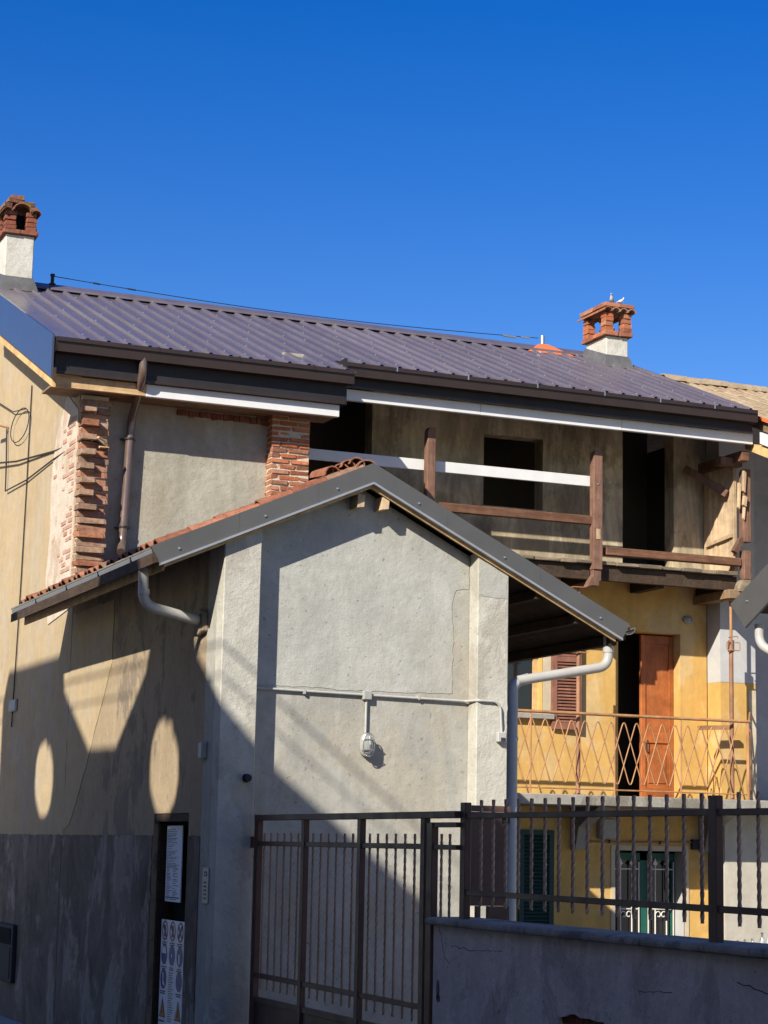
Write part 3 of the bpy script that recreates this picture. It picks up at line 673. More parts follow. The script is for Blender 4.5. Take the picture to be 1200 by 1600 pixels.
# ================================================================ NEIGHBOURING HOUSE
N = thing('neighbour_house', 'adjoining house with beige tiled roof at the right edge', 'house', (16.5, 24.4, 0))
def NR(y): return 9.24 - .40*(26.0-y)
box('upper_wall', 'nwhite', N, 15.385, 15.96, 24.4, 24.74, 4.6, 8.3)
box('yellow_wall', 'yellow', N, 15.385, 15.96, 24.404, 24.74, 2.96, 4.598)
box('ground_wall', 'nbeige', N, 15.42, 21, 24.38, 24.74, 0, 2.955)
box('wall_skirt', 'cream', N, 15.84, 15.958, 24.392, 24.404, 2.96, 4.5)
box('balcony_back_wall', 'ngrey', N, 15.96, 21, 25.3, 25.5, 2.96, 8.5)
box('balcony_floor', 'concrete', N, 15.92, 21, 23.9, 25.3, 2.80, 2.957)
MB().prism([(20.9, NR(20.9)-.06), (26.0, NR(26)-.06), (29, NR(23)-.06), (29, NR(23)-.2), (26, NR(26)-.2), (20.9, NR(20.9)-.2)], 15.46, 21, 'X').build('roof_deck', 'soffit', N)
nt_me = tile_mesh('beige_tile', 'beigetile', .40, .088, .082, .02, 6, .55)
ang = math.atan(.4)
for i in range(14):
    for j in range(16):
        yy = 20.95 + j*.315
        place('roof_tile', nt_me, N, loc=(15.50+i*.172, yy, NR(yy)-.02+random.uniform(0, .008)), rot=(0, -ang, R(90)), scale=(1, 1, 1))
rm = tile_mesh('ridge_tile', 'beigetile', .40, .15, .13, .02, 8, .8)
for i in range(8): place('ridge_tile', rm, N, loc=(15.40+i*.36, 26.0, 9.22+random.uniform(-.008, .008)), rot=(0, R(-2), 0))
MB().prism([(20.9, NR(20.9)-.22), (23.38, NR(23.38)-.22), (23.38, NR(23.38)-.38), (20.9, NR(20.9)-.38)], 15.40, 15.44, 'X').build('verge_board', 'white', N)
for k in range(3):
    x = 15.40+k*.55
    MB().prism([(20.95, NR(20.95)-.42), (23.75, NR(23.75)-.42), (23.75, NR(23.75)-.54), (20.95, NR(20.95)-.54)], x, x+.1, 'X').build('rafter', 'verge_wood', N)
MB().prism([(22.3, NR(22.3)-.05), (23.5, NR(23.5)-.05), (23.5, NR(23.5)+.0), (22.3, NR(22.3)+.0)], 15.40, 15.455, 'X').build('verge_flashing', 'terracotta', N)

cam_scale(False)
# ================================================================ SMALL OUTBUILDING WITH THE GABLE
A = thing('gabled_outbuilding', 'small grey rendered outbuilding with gable, grey fascia and red tiled roof', 'outbuilding', (7.5, 18.4, 0))
XR, ZR, SL, SR_ = 7.47, 5.93, .447, .495
def AT(x): return ZR - SL*(XR-x) if x < XR else ZR - SR_*(x-XR)
def ragged(pts, step=.05, amp=.008):
    out = []
    for (a, b), (c, d) in zip(pts, pts[1:]+pts[:1]):
        n = max(1, int(math.hypot(c-a, d-b)/step))
        out += [(a+(c-a)*k/n+random.uniform(-amp, amp), b+(d-b)*k/n+random.uniform(-amp, amp)) for k in range(n)]
    return out
gw = MB().prism([(6.0, 0), (8.99, 0), (8.99, AT(8.99)-.22), (XR, ZR-.22), (6.0, AT(6)-.22)], 18.36, 18.62, 'Y').build('gable_wall', 'gable', A)
MB().prism([(6.0, 0), (6.375, 0), (6.36, 3), (6.37, AT(6.37)-.2), (6.0, AT(6)-.2)], 18.16, 18.36, 'Y').build('pilaster', 'pilaster', A, None, .008)
MB().prism([(8.65, 0), (8.99, 0), (8.99, AT(8.99)-.2), (8.65, AT(8.65)-.2)], 18.16, 18.36, 'Y').build('pilaster', 'pilaster', A, None, .008)
MB().prism(ragged([(6.39, 3.74), (7.5, 3.725), (8.47, 3.74), (8.48, 4.3), (8.45, 4.62), (8.50, 4.78), (8.64, 4.80), (8.64, AT(8.64)-.24), (XR, ZR-.24), (6.39, AT(6.39)-.24)]), 18.3555, 18.362, 'Y').build('newer_render_coat', 'newcoat', gw)
MB().prism(ragged([(8.67, 4.72), (8.97, 4.70), (8.97, 4.93), (8.67, 5.08)], .05, .012), 18.1565, 18.165, 'Y').build('repair_patch', 'newcoat', gw)
sw = slab([18.62, 19.0, 20.17, 23.88], [0, 2.52, 5.05], lambda u, v: 19.0 < u < 20.17 and v < 2.52, lambda u, v, t: (t, u, v), 6.0, 6.3).build('street_wall', 'street', A)
for y0, y1 in ((18.62, 18.985), (20.185, 23.88)): MB().prism([(y0, 0), (y1, 0)] + [(y1-(y1-y0)*k/(70 if y1 > 19 else 6), 2.3+random.uniform(-.006, .006)-(.035 if random.random() < .07 else 0)) for k in range((70 if y1 > 19 else 6)+1)], 5.989, 6.003, 'X').build('plinth', 'plinth', sw)
MB().prism(ragged([(22.0, 4.9), (22.0, 4.2), (22.2, 3.95), (22.75, 3.3), (23.1, 2.9), (23.6, 2.42), (23.86, 2.36), (23.86, 4.9)], .08, .015), 5.994, 6.002, 'X').build('plaster_patch', 'endwall', sw)
box('rear_side_wall', 'gable', A, 8.72, 8.99, 18.62, 23.9, 0, 4.95)
# doorway
dr = box('door', 'black', A, 6.20, 6.25, 18.9, 20.25, 0, 2.55)
box('door_lintel', 'darkwood', A, 6.01, 6.20, 18.98, 20.19, 2.44, 2.535)
for y0, y1 in ((19.0, 19.05), (20.12, 20.17)): box('door_jamb', 'darkwood', dr, 6.05, 6.20, y0, y1, 0, 2.44)
# roof
Y0, Y1 = 18.12, 23.86
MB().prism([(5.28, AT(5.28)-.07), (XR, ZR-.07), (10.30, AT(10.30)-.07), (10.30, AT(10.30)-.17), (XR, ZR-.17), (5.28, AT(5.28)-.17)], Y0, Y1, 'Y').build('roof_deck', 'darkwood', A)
MB().prism([(5.28, AT(5.28)-.07), (5.98, AT(5.98)-.07), (5.98, AT(5.98)-.17), (5.28, AT(5.28)-.17)], Y1, 24.0, 'Y').build('roof_deck', 'darkwood', A)
for x0, x1 in ((5.26, XR), (10.33, XR)):
    s = 1 if x1 > x0 else -1
    e = .09*s
    f = MB().prism([(x0, AT(x0)+.005), (x1, ZR), (x1, ZR-.20), (x0+e, AT(x0+e)-.20)], 18.085, 18.118, 'Y').build('fascia', 'greyfascia', A)
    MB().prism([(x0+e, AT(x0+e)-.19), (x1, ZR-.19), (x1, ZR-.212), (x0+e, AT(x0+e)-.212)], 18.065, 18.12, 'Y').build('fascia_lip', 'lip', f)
    MB().prism([(x0+e+.05*s, AT(x0+e+.05*s)-.2), (x1, ZR-.2), (x1, ZR-.245), (x0+e+.05*s, AT(x0+e+.05*s)-.245)], 18.13, 18.16, 'Y').build('verge_batten', 'rawwood', f)
    for q in (.36, .72):
        xa = x0 + (x1-x0)*q; xb = xa + .05*s; MB().prism([(xa, AT(xa)+.003), (xb, AT(xb)+.003), (xb, AT(xb)-.197), (xa, AT(xa)-.197)], 18.0825, 18.086, 'Y').build('fascia_joint', 'greyfascia', f)
    for q in (.12, .5, .83):
        xx = x0 + (x1-x0)*q; MB().lathe([(.011, -.012), (.011, 0)], (xx, 18.085, AT(xx)-.12), 'Y', 8).build('fascia_screw', 'steel', f)
for x in (7.37, 7.63):
    p = MB().prism([(x-.035, 5.49), (x+.035, 5.50), (x+.045, 5.62), (x-.03, 5.62)], 18.15, 18.40, 'Y').build('purlin_end', 'plank', A)
for x in (8.9, 9.35, 9.8, 10.2):
    box('rafter', 'darkwood', A, x-.04, x+.04, 18.2, Y1, AT(x)-.27, AT(x)-.175)
# tiles of the street slope
aL = math.atan(SL)
for j in range(29):
    yy = 18.20 + j*.212
    for i in range(6):
        xx = 5.345 + i*.335
        if xx > 5.65 and yy > 23.7: continue
        if yy > 23.85: continue
        jit = random.uniform(-.012, .012)
        place('roof_tile', tmesh, A, loc=(xx+jit*2, yy+jit, AT(xx)-.052+i*.0 + random.uniform(0, .012)), rot=(random.uniform(-.05, .05), -aL, random.uniform(-.03, .03)))
rs = MB()
aR = math.atan(SR_); cR, sR2 = math.cos(aR), math.sin(aR)
for j in range(27):
    yy = 18.22 + j*.212
    for i in range(8):
        xx = 10.36 - i*.345; n = 5
        vs = [(xx - l*cR, yy - r*math.cos(math.pi*k/n), AT(xx)-.05 + l*sR2 + r*math.sin(math.pi*k/n)) for l, r in ((0, .098), (.42, .078)) for k in range(n+1)]
        rs.add(vs, [(k, k+1, n+1+k+1, n+1+k) for k in range(n)])
rs.build('courtyard_slope_tiles', 'tile', A, kind='stuff')
rtm = tile_mesh('ridge_tile', 'tile', .44, .125, .105, .016, 7, .9)
for j in range(14):
    place('ridge_tile', rtm, A, loc=(XR-.05+random.uniform(-.01, .01), 18.14+j*.40, ZR-.07), rot=(0, R(-1.5), R(90)))
for dx, dy, dz, rz in ((-.15, .02, -.03, 88), (-.23, .03, -.06, 97), (-.30, .05, -.10, 80), (-.40, .02, -.14, 95)):
    place('loose_tile', tmesh, A, loc=(XR+dx, 18.13+dy, ZR+dz), rot=(random.uniform(-.2, .2), random.uniform(-.15, .1), R(rz)), scale=(.9, .9, .9))
# gutter and pipes
def half_gutter(x, z, r, y0, y1, n=9):
    mb = MB(); prof = [(x+r*math.cos(math.pi+math.pi*k/n), z+r*math.sin(math.pi+math.pi*k/n)) for k in range(n+1)]
    prof += [(x+(r-.008)*math.cos(2*math.pi-math.pi*k/n), z+(r-.008)*math.sin(2*math.pi-math.pi*k/n)) for k in range(n+1)]
    return mb.prism(prof, y0, y1, 'Y')
ag = half_gutter(5.365, 4.935, .085, 18.16, 23.98).build('gutter', 'gutter', A, 40)
MB().tube([(5.28, 18.16, 4.94), (5.28, 23.98, 4.94)], .012, 6).build('gutter_bead', 'gutter', ag)
MB().prism([(5.365+.083*math.cos(math.pi+math.pi*k/9), 4.93+.083*math.sin(math.pi+math.pi*k/9)) for k in range(10)], 23.972, 23.985, 'Y').build('gutter_end', 'gutter', ag)
for y in (18.9, 20.1, 21.4, 22.8):
    MB().tube([(5.365+.09*math.cos(math.pi+math.pi*k/9), y, 4.93+.09*math.sin(math.pi+math.pi*k/9)) for k in range(10)], .008, 5).build('gutter_bracket', 'gutter', ag)
box('eave_board', 'rawwood', A, 5.42, 5.44, 18.25, 23.9, 4.75, 4.86)
lpipe = MB().tube(arc_pts([(5.34, 18.62, 4.86), (5.35, 18.60, 4.45), (5.99, 18.72, 4.34)], .13, 7), .05, 14).build('downpipe', 'pvc', A, 50)
MB().lathe([(.054, 0), (.056, .002), (.056, .05), (.053, .052)], (5.35, 18.60, 4.55), 'Z', 14).build('pipe_collar', 'pvc', lpipe)
MB().prism([(18.60, 4.24), (18.83, 4.2), (18.86, 4.42), (18.74, 4.47), (18.62, 4.43)], 5.94, 6.002, 'X').build('mortar_seal', 'street', lpipe, None, .01)
rg = half_gutter(10.36, 4.50, .08, 18.16, 23.8).build('gutter', 'gutter', A, 40)
rpipe = MB().tube(arc_pts([(10.20, 18.30, 4.42), (10.20, 18.30, 4.10), (9.16, 18.30, 3.90)], .12, 7), .05, 14).build('downpipe', 'pvc', A, 50)
MB().lathe([(.054, 0), (.056, .002), (.056, .05), (.053, .052)], (10.20, 18.30, 4.24), 'Z', 14).build('pipe_collar', 'pvc', rpipe)
lo = MB().tube(arc_pts([(9.30, 18.32, 3.93), (9.13, 18.34, 3.88), (9.13, 18.34, 0.1)], .1, 6), .056, 14).build('lower_pipe', 'shadepipe', rpipe, 50)
for z in (3.3, 2.6, 1.4): MB().lathe([(.056, 0), (.062, .003), (.062, .04), (.056, .043)], (9.13, 18.34, z), 'Z', 14).build('pipe_collar', 'shadepipe', rpipe)

# --- fittings on the gable
cd = thing('electric_conduit', 'pale plastic conduit run across the grey gable with junction box', 'conduit', (7.55, 18.34, 3.67))
MB().tube(arc_pts([(6.38, 18.335, 3.70), (7.5, 18.335, 3.685), (8.62, 18.33, 3.672), (8.65, 18.14, 3.672), (8.85, 18.14, 3.668), (8.90, 18.14, 3.62), (8.915, 18.14, 3.37)], .05, 5), .013, 8).build('pipe', 'conduit', cd, 60)
MB().tube([(7.548, 18.335, 3.66), (7.545, 18.335, 3.32)], .012, 8).build('pipe', 'conduit', cd, 60)
jb = MB().box(7.505, 7.595, 18.30, 18.358, 3.635, 3.725).build('junction_box', 'greybox', cd, None, .008)
sb = MB().box(8.86, 8.955, 18.10, 18.158, 3.27, 3.37).build('switch_box', 'conduit', cd, None, .008)
box('switch_button', 'darkbox', sb, 8.89, 8.935, 18.092, 18.10, 3.278, 3.315)
MB().tube([(8.95, 18.13, 3.78), (8.965, 18.12, 3.6), (8.945, 18.13, 3.5), (8.96, 18.12, 3.42), (8.94, 18.13, 3.37)], .006, 5).build('loose_wire', 'conduit', cd)
for x in (6.9, 8.1): box('pipe_clip', 'conduit', cd, x-.012, x+.012, 18.318, 18.36, 3.665, 3.705)
bl = thing('bulkhead_lamp', 'oval caged bulkhead lamp on the grey gable wall', 'wall lamp', (7.55, 18.3, 3.2))
def oval(cx, cz, w, h, n=20): return [(cx+w*math.cos(2*math.pi*k/n), cz+h*math.copysign(abs(math.sin(2*math.pi*k/n))**.8, math.sin(2*math.pi*k/n))) for k in range(n)]
MB().prism(oval(7.55, 3.20, .062, .115), 18.30, 18.358, 'Y').build('lamp_base', 'greybox', bl, 60, .006)
mb = MB(); n = 20; vs = []
for sc, y in ((1, 18.30), (.97, 18.275), (.85, 18.25), (.55, 18.232), (.1, 18.228)):
    vs += [(7.55+(a-7.55)*sc, y, 3.20+(b-3.20)*sc) for a, b in oval(7.55, 3.2, .054, .105, n)]
mb.add(vs, [(i*n+k, i*n+(k+1) % n, (i+1)*n+(k+1) % n, (i+1)*n+k) for i in range(4) for k in range(n)]+[tuple(4*n+k for k in range(n))]).build('lamp_glass', 'lampglass', bl, 60)
MB().tube([(a, 18.26, b) for a, b in oval(7.55, 3.2, .060, .112, 20)]+[(7.61, 18.26, 3.2)], .006, 5).build('cage_ring', 'steel', bl)
for dz in (-.05, .05): MB().tube([(7.49, 18.29, 3.2+dz), (7.50, 18.235, 3.2+dz), (7.55, 18.222, 3.2+dz), (7.60, 18.235, 3.2+dz), (7.61, 18.29, 3.2+dz)], .005, 5).build('cage_bar', 'steel', bl)
MB().tube([(7.55, 18.29, 3.31), (7.55, 18.235, 3.28), (7.55, 18.22, 3.2), (7.55, 18.235, 3.12), (7.55, 18.29, 3.09)], .005, 5).build('cage_bar', 'steel', bl)
ks = thing('wall_stub', 'short dark pipe stub sticking out of the grey pilaster', 'pipe stub', (6.28, 18.16, 2.84))
MB().tube([(6.28, 18.17, 2.84), (6.27, 18.06, 2.84)], .032, 10).build('stub', 'darkbox', ks); MB().lathe([(.042, 0), (.042, .012)], (6.28, 18.145, 2.84), 'Y', 12).build('collar', 'darkbox', ks)
for nm, lb, y0, y1, z0, z1, m_, dx in (('wall_box', 'small grey box on the beige street wall beside the gable corner', 18.50, 18.62, 3.02, 3.18, 'greybox', .05), ('meter_cover', 'small grey cover plate high on the far end of the beige wall', 26.6, 27.0, 3.90, 4.06, 'greybox', .03)):
    t = thing(nm, lb, 'box', (6, (y0+y1)/2, z0))
    MB().box(6-dx, 6.0, y0, y1, z0, z1).build('case', m_, t, None, .008); box('lid', m_, t, 5.994-dx, 6.0-dx, y0+.012, y1-.012, z0+.012, z1-.012, .002)
npz = thing('name_plate', 'narrow pale name plate with small dark marks beside the sign doorway', 'plate', (6, 18.4, 1.69))
MB().box(5.985, 5.999, 18.30, 18.47, 1.68, 2.01).build('plate', 'greybox', npz, None, .003)
box('plate_mark', 'ink', npz, 5.982, 5.985, 18.34, 18.42, 1.93, 1.975); box('plate_mark', 'greybox', npz, 5.980, 5.982, 18.365, 18.395, 1.945, 1.962)
for k in range(5): box('plate_mark', 'ink', npz, 5.983, 5.985, 18.345, 18.425, 1.72+k*.036, 1.738+k*.036)
lb = thing('letter_box', 'dark metal letter box fixed low on the street wall by the pavement', 'letter box', (6, 26.4, .45))
MB().box(5.93, 5.99, 25.95, 26.85, .45, 1.17).build('case', 'darkbox', lb, None, .01); box('mail_flap', 'black', lb, 5.922, 5.93, 26.05, 26.75, .92, 1.12, .003)
box('front_panel', 'darkbox', lb, 5.922, 5.93, 26.05, 26.75, .5, .88, .003)

# --- site notices in the doorway
s1 = thing('notice_sheet', 'pale blue printed notice sheet hung in the dark doorway', 'notice', (6.09, 19.7, 1.65))
MB().box(6.085, 6.095, 19.46, 19.97, 1.655, 2.40).build('sheet', 'paper', s1)
pr = MB(); z = 2.36
def dash(y0, y1, z, h=.007): pr.add([(6.0835, y0, z), (6.0835, y1, z), (6.0835, y1, z+h), (6.0835, y0, z+h)], [(0, 1, 2, 3)])
while z > 1.69:
    q = random.random()
    if z > 1.98: y = 19.94; end = y - random.uniform(.12, .30) - (.15 if q > .8 else 0)
    else: y = 19.93; end = 19.93 - random.uniform(.06, .16)
    while y > end: w = random.uniform(.015, .05); dash(y-w, y, z); y -= w+.01
    if z < 2.02 and q > .15:
        y = 19.72; end = 19.72-random.uniform(.05, .17)
        while y > end: w = random.uniform(.02, .05); dash(y-w, y, z); y -= w+.01
    z -= random.choice([.014, .016, .022])
dash(19.5, 19.95, 1.69, .012); dash(19.58, 19.95, 1.675, .006)
pr.build('printed_lines', 'ink', s1, kind='stuff')
s2 = thing('safety_sign', 'white site safety sign with round and triangular pictograms in the doorway', 'sign', (6.09, 19.65, .45))
MB().box(6.085, 6.095, 19.27, 20.05, .40, 1.475).build('board', 'paperwhite', s2)
def disc(cy, cz, r, mat, x=6.083, name='pictogram', r_in=0, n=24):
    mb = MB()
    if r_in:
        vs = [(x, cy+q*math.cos(2*math.pi*k/n), cz+q*math.sin(2*math.pi*k/n)) for q in (r, r_in) for k in range(n)]
        mb.add(vs, [(k, (k+1) % n, n+(k+1) % n, n+k) for k in range(n)])
    else: mb.add([(x, cy+r*math.cos(2*math.pi*k/n), cz+r*math.sin(2*math.pi*k/n)) for k in range(n)], [tuple(range(n))])
    return mb.build(name, mat, s2)
def poly(pts, mat, x=6.081, name='pictogram'): return MB().add([(x, a, b) for a, b in pts], [tuple(range(len(pts)))]).build(name, mat, s2)
CY = (19.92, 19.665, 19.41); CZ = (1.37, 1.135, .90)
for i, cy in enumerate(CY):
    disc(cy, CZ[0], .098, 'signred', r_in=.078)
    poly([(cy+.075, CZ[0]+.055), (cy+.055, CZ[0]+.075), (cy-.075, CZ[0]-.055), (cy-.055, CZ[0]-.075)], 'signred', 6.080)
    if i == 2: poly([(cy-.075, CZ[0]+.055), (cy-.055, CZ[0]+.075), (cy+.075, CZ[0]-.055), (cy+.055, CZ[0]-.075)], 'ink')
    else: poly([(cy+.02, CZ[0]+.06), (cy-.02, CZ[0]+.055), (cy-.035, CZ[0]), (cy-.01, CZ[0]-.06), (cy+.03, CZ[0]-.06), (cy+.012, CZ[0]), (cy+.04, CZ[0]+.02)], 'ink')
    disc(cy, CZ[1], .098, 'signblue')
    if i == 0: poly([(cy+.075*math.cos(t), CZ[1]+.012+.07*math.sin(t)) for t in [math.pi*k/10 for k in range(11)]], 'paperwhite')
    if i == 1: disc(cy, CZ[1], .018, 'paperwhite', 6.081)
    if i == 2: poly([(cy+.03, CZ[1]+.02), (cy-.01, CZ[1]+.025), (cy-.012, CZ[1]-.07), (cy+.032, CZ[1]-.065)], 'paperwhite')
    if i != 1:
        disc(cy, CZ[2], .098, 'signblue')
        if i == 0: poly([(cy+.03, CZ[2]+.06), (cy, CZ[2]+.06), (cy-.005, CZ[2]-.02), (cy-.055, CZ[2]-.055), (cy-.045, CZ[2]-.07), (cy+.02, CZ[2]-.045)], 'paperwhite')
        poly([(cy+.10, .53), (cy, .72), (cy-.10, .53)], 'ink'); poly([(cy+.082, .54), (cy, .69), (cy-.082, .54)], 'signorange', 6.079)
        poly([(cy+.02, .56), (cy+.005, .62), (cy-.018, .64), (cy-.02, .56)], 'ink', 6.077)
        poly([(cy+.1, .50), (cy+.1, .485), (cy-.08, .485), (cy-.08, .50)], 'ink')
    for zz in (1.25, 1.23, 1.012, .992) + ((.775, .755) if i != 1 else ()):
        w = random.uniform(.06, .09); poly([(cy+w, zz), (cy+w, zz+.011), (cy-w, zz+.011), (cy-w, zz)], 'ink')
for k in range(22):
    zz = .965-k*.022; w = random.uniform(.05, .085); poly([(19.665+.085, zz), (19.665+.085, zz+.007), (19.75-2*w, zz+.007), (19.75-2*w, zz)], 'ink')

# --- cables on the street wall
wr = thing('service_cable', 'slack black service cable running to the ragged brick corner', 'cable', (6, 26, 7))
MB().tube([(5.92, 29.2, 7.62), (5.95, 27.2, 7.33), (5.99, 25.2, 7.13), (6.02, 23.86, 7.05), (6.2, 23.84, 7.03), (6.34, 23.86, 6.96)], .013, 6).build('upper_strand', 'cable', wr)
MB().tube([(5.97, 28.0, 7.93), (5.965, 27.9, 7.45), (5.96, 27.85, 7.02), (5.97, 26.6, 6.98), (5.98, 25.2, 7.02), (6.02, 23.85, 7.04)], .011, 6).build('lower_strand', 'cable', wr)
MB().tube([(6.12, 23.84, 7.05), (6.2, 23.78, 7.08), (6.28, 23.82, 7.05), (6.35, 23.86, 6.98), (6.22, 23.82, 6.97)], .016, 6).build('splice', 'rawwood', wr)
dc = thing('drop_cable', 'thin dark cable hanging straight down the beige end wall', 'cable', (6, 26.7, 4))
MB().tube([(5.985, 26.62, 8.28), (5.985, 26.64, 7.0), (5.985, 26.70, 5.6), (5.98, 26.82, 3.7)], .009, 5).build('strand', 'cable', dc)
cl = thing('cable_loop', 'loop of spare black cable hanging on the beige end wall', 'cable', (5.96, 27.1, 7.6))
MB().tube([(5.96, 29.2, 8.62), (5.96, 27.6, 8.10), (5.95, 26.75, 7.98)], .008, 5).build('lead', 'cable', cl)
MB().tube([(5.955, 27.12+.55*math.cos(t), 7.82+.22*math.sin(t)) for t in [2*math.pi*k/20 for k in range(21)]], .007, 5).build('loop', 'cable', cl, 60)
ins = thing('cable_hook', 'rusty cable hook with insulator at the left edge of the beige wall', 'hook', (6, 28, 7.9))
MB().tube([(6.0, 28.0, 7.95), (5.86, 28.0, 7.97), (5.84, 28.1, 7.9)], .016, 6).build('hook', 'rust', ins); MB().tube([(5.86, 28.4, 7.95), (5.84, 28.0, 7.93)], .022, 6).build('cable_clamp', 'darkbox', ins)

# --- steel props under the loggia
cam_scale(True)
def prop(label, x, y, z0, zc, z1):
    t = thing('steel_prop', label, 'prop', (x, y, z0), 'rusty props under the loggia')
    MB().tube([(x, y, z0+.012), (x, y, zc)], .030, 10).build('outer_tube', 'rustdark', t, 50)
    MB().tube([(x, y, zc-.02), (x, y, z1-.01)], .021, 10).build('inner_tube', 'rust', t, 50)
    box('base_plate', 'rustdark', t, x-.075, x+.075, y-.075, y+.075, z0+.002, z0+.012); box('head_plate', 'rustdark', t, x-.11, x+.09, y-.07, y+.07, z1-.012, z1)
    MB().lathe([(.036, -.16), (.044, -.158), (.044, .0), (.036, .002)], (x, y, zc), 'Z', 12).build('collar', 'rustdark', t, 50)
    MB().tube(arc_pts([(x-.04, y-.04, zc-.03), (x-.10, y-.05, zc-.03), (x-.10, y-.05, zc-.14), (x+.11, y-.05, zc-.14), (x+.11, y-.05, zc-.03), (x+.04, y-.04, zc-.03)], .02, 3), .008, 6).build('collar_handle', 'rust', t)
    MB().tube([(x-.05, y-.01, zc+.04), (x+.09, y-.02, zc+.06), (x+.10, y-.02, zc+.03)], .007, 6).build('pin', 'rust', t)
prop('rusty steel prop in front of the maroon louvred shutter', 12.92, 23.99, 2.955, 4.98, 5.72)
prop('rusty steel prop at the right end of the iron balcony railing', 15.30, 23.99, 2.955, 5.14, 5.698)
# facade fittings
ol = thing('wall_light', 'small grey oval light on the yellow wall above the orange door', 'wall lamp', (15.06, 24.7, 5.48))
MB().prism(oval(15.06, 5.48, .075, .055), 24.70, 24.748, 'Y').build('lamp_base', 'greybox', ol, 60, .008)
MB().prism(oval(15.06, 5.48, .052, .036), 24.685, 24.702, 'Y').build('lamp_lens', 'lampglass', ol, 60, .004)
mb_ = thing('meter_box', 'pale rounded meter box under the balcony slab', 'box', (13.73, 24.7, 2.41))
MB().box(13.61, 13.86, 24.62, 24.748, 2.40, 2.68).build('case', 'greybox', mb_, None, .02); box('lid', 'greybox', mb_, 13.63, 13.84, 24.612, 24.62, 2.42, 2.66, .003)
hp = thing('wall_pipe', 'thin dark pipe running above the grilled ground-floor door', 'pipe', (14.4, 24.7, 2.36))
MB().tube([(13.4, 24.73, 2.36), (15.15, 24.73, 2.38)], .014, 6).build('pipe', 'rustdark', hp); box('pipe_bracket', 'darkbox', hp, 15.1, 15.2, 24.69, 24.75, 2.28, 2.42)
for x in (13.8, 14.6): box('pipe_clip', 'darkbox', hp, x-.01, x+.01, 24.71, 24.75, 2.345, 2.39)
cam_scale(False)
tb = thing('courtyard_table', 'wooden table top just showing above the low wall at the right', 'table', (13.6, 21, 0))
box('table_top', 'plank', tb, 12.9, 14.6, 20.7, 21.4, 1.06, 1.10)
for x in (12.95, 14.5):
    for y in (20.75, 21.3): box('leg', 'plank', tb, x, x+.06, y, y+.06, .02, 1.06)
names = ['tallest clear plastic bottle at the right end of the courtyard table', 'clear plastic bottle just left of the tallest one on the courtyard table', 'third clear bottle from the right on the courtyard table', 'short clear bottle fourth from the right on the courtyard table', 'leftmost short clear bottle on the courtyard table']
for k, (x, h) in enumerate(((13.86, .24), (13.76, .2), (13.62, .13), (13.52, .12), (13.42, .11))):
    t = thing('plastic_bottle', names[k], 'bottle', (x, 20.95, 1.10), 'clear bottles on the courtyard table')
    MB().lathe([(.034, .0), (.036, .01), (.036, h*.55), (.028, h*.7), (.013, h*.85), (.013, h)], (x, 20.95, 1.10), 'Z', 12).build('body', 'clear', t, 50)
    MB().lathe([(.015, h), (.015, h+.018)], (x, 20.95, 1.10), 'Z', 10).build('cap', 'white', t)

# ================================================================ GATE, LOW WALL AND FENCE
SF = 1.0567; XF = 6.34
def FY(y): return y*SF
def FZ(z): return 2.23 + (z-2.23)*SF
def twist_bar(name, L, w=.019, turns=None, n=None):
    n = n or int(L/.03); turns = turns or L/.25; mb = MB(); vs = []
    for i in range(n+1):
        z = L*i/n; a = 2*math.pi*turns*i/n
        flatend = z < .12 or z > L-.12
        for k in range(8):
            t = a + k*math.pi/4; q = w*(.62 if k % 2 == 0 else .50); vs.append((q*math.cos(t), q*math.sin(t), z))
    fs = [(i*8+k, i*8+(k+1) % 8, (i+1)*8+(k+1) % 8, (i+1)*8+k) for i in range(n) for k in range(8)] + [tuple(range(7, -1, -1)), tuple(n*8+k for k in range(8))]
    return mb.add(vs, fs).mesh(name, 'bar')
G = thing('driveway_gate', 'dark brown iron driveway gate with twisted bars beside the grey gable', 'gate', (XF, FY(15.2), 0))
def gbox(name, y1, w, z0, z1, d=.05, par=G, x=XF, mat='gate'): return box(name, mat, par, x, x+d, y1-w, y1, z0, z1, .004)
Lp, B1, B2, ST = FY(17.09), FY(15.93), FY(14.71), FY(13.51)
gbox('stile', Lp, .09, .05, FZ(2.44), .055)
for y in (B1, B2): gbox('stile', y, .075, .05, FZ(2.44))
gbox('stile', ST, .08, .05, FZ(2.44))
box('top_rail', 'gate', G, XF-.003, XF+.075, FY(12.92), Lp+.003, FZ(2.438), FZ(2.487), .004)
bays = [(Lp-.09, B1), (B1-.075, B2), (B2-.075, ST)]
for a, b2 in bays:
    for z0, z1 in ((2.22, 2.26), (1.10, 1.14), (.89, .94)): box('rail', 'gate', G, XF+.012, XF+.05, b2, a, FZ(z0), FZ(z1), .003)
    box('kick_panel', 'gate', G, XF+.025, XF+.03, b2, a, .08, FZ(.9))
gb = twist_bar('gate_bar', (2.33-1.01)*SF)
for y in (16.9, 16.73, 16.565, 16.40, 16.23, 16.06, 15.72, 15.545, 15.375, 15.205, 15.03, 14.86, 14.52, 14.36, 14.19, 14.02, 13.845, 13.67):
    place('twisted_bar', gb, G, loc=(XF+.03, FY(y)-.005, FZ(1.01)), rot=(0, 0, random.uniform(0, 1.5)))
box('pintle', 'gate', G, XF+.0, XF+.05, FY(17.13), FY(17.19), FZ(2.2), FZ(2.3), .004)
P = thing('gate_side_panel', 'narrow brown side panel with two bars between gate and low wall', 'gate panel', (XF, FY(13.2), 0))
gbox('stile', FY(13.40), .10, .05, FZ(2.41), .055, P)
box('rail', 'gate', P, XF+.01, XF+.06, FY(12.92), FY(13.30), FZ(2.375), FZ(2.41), .003)
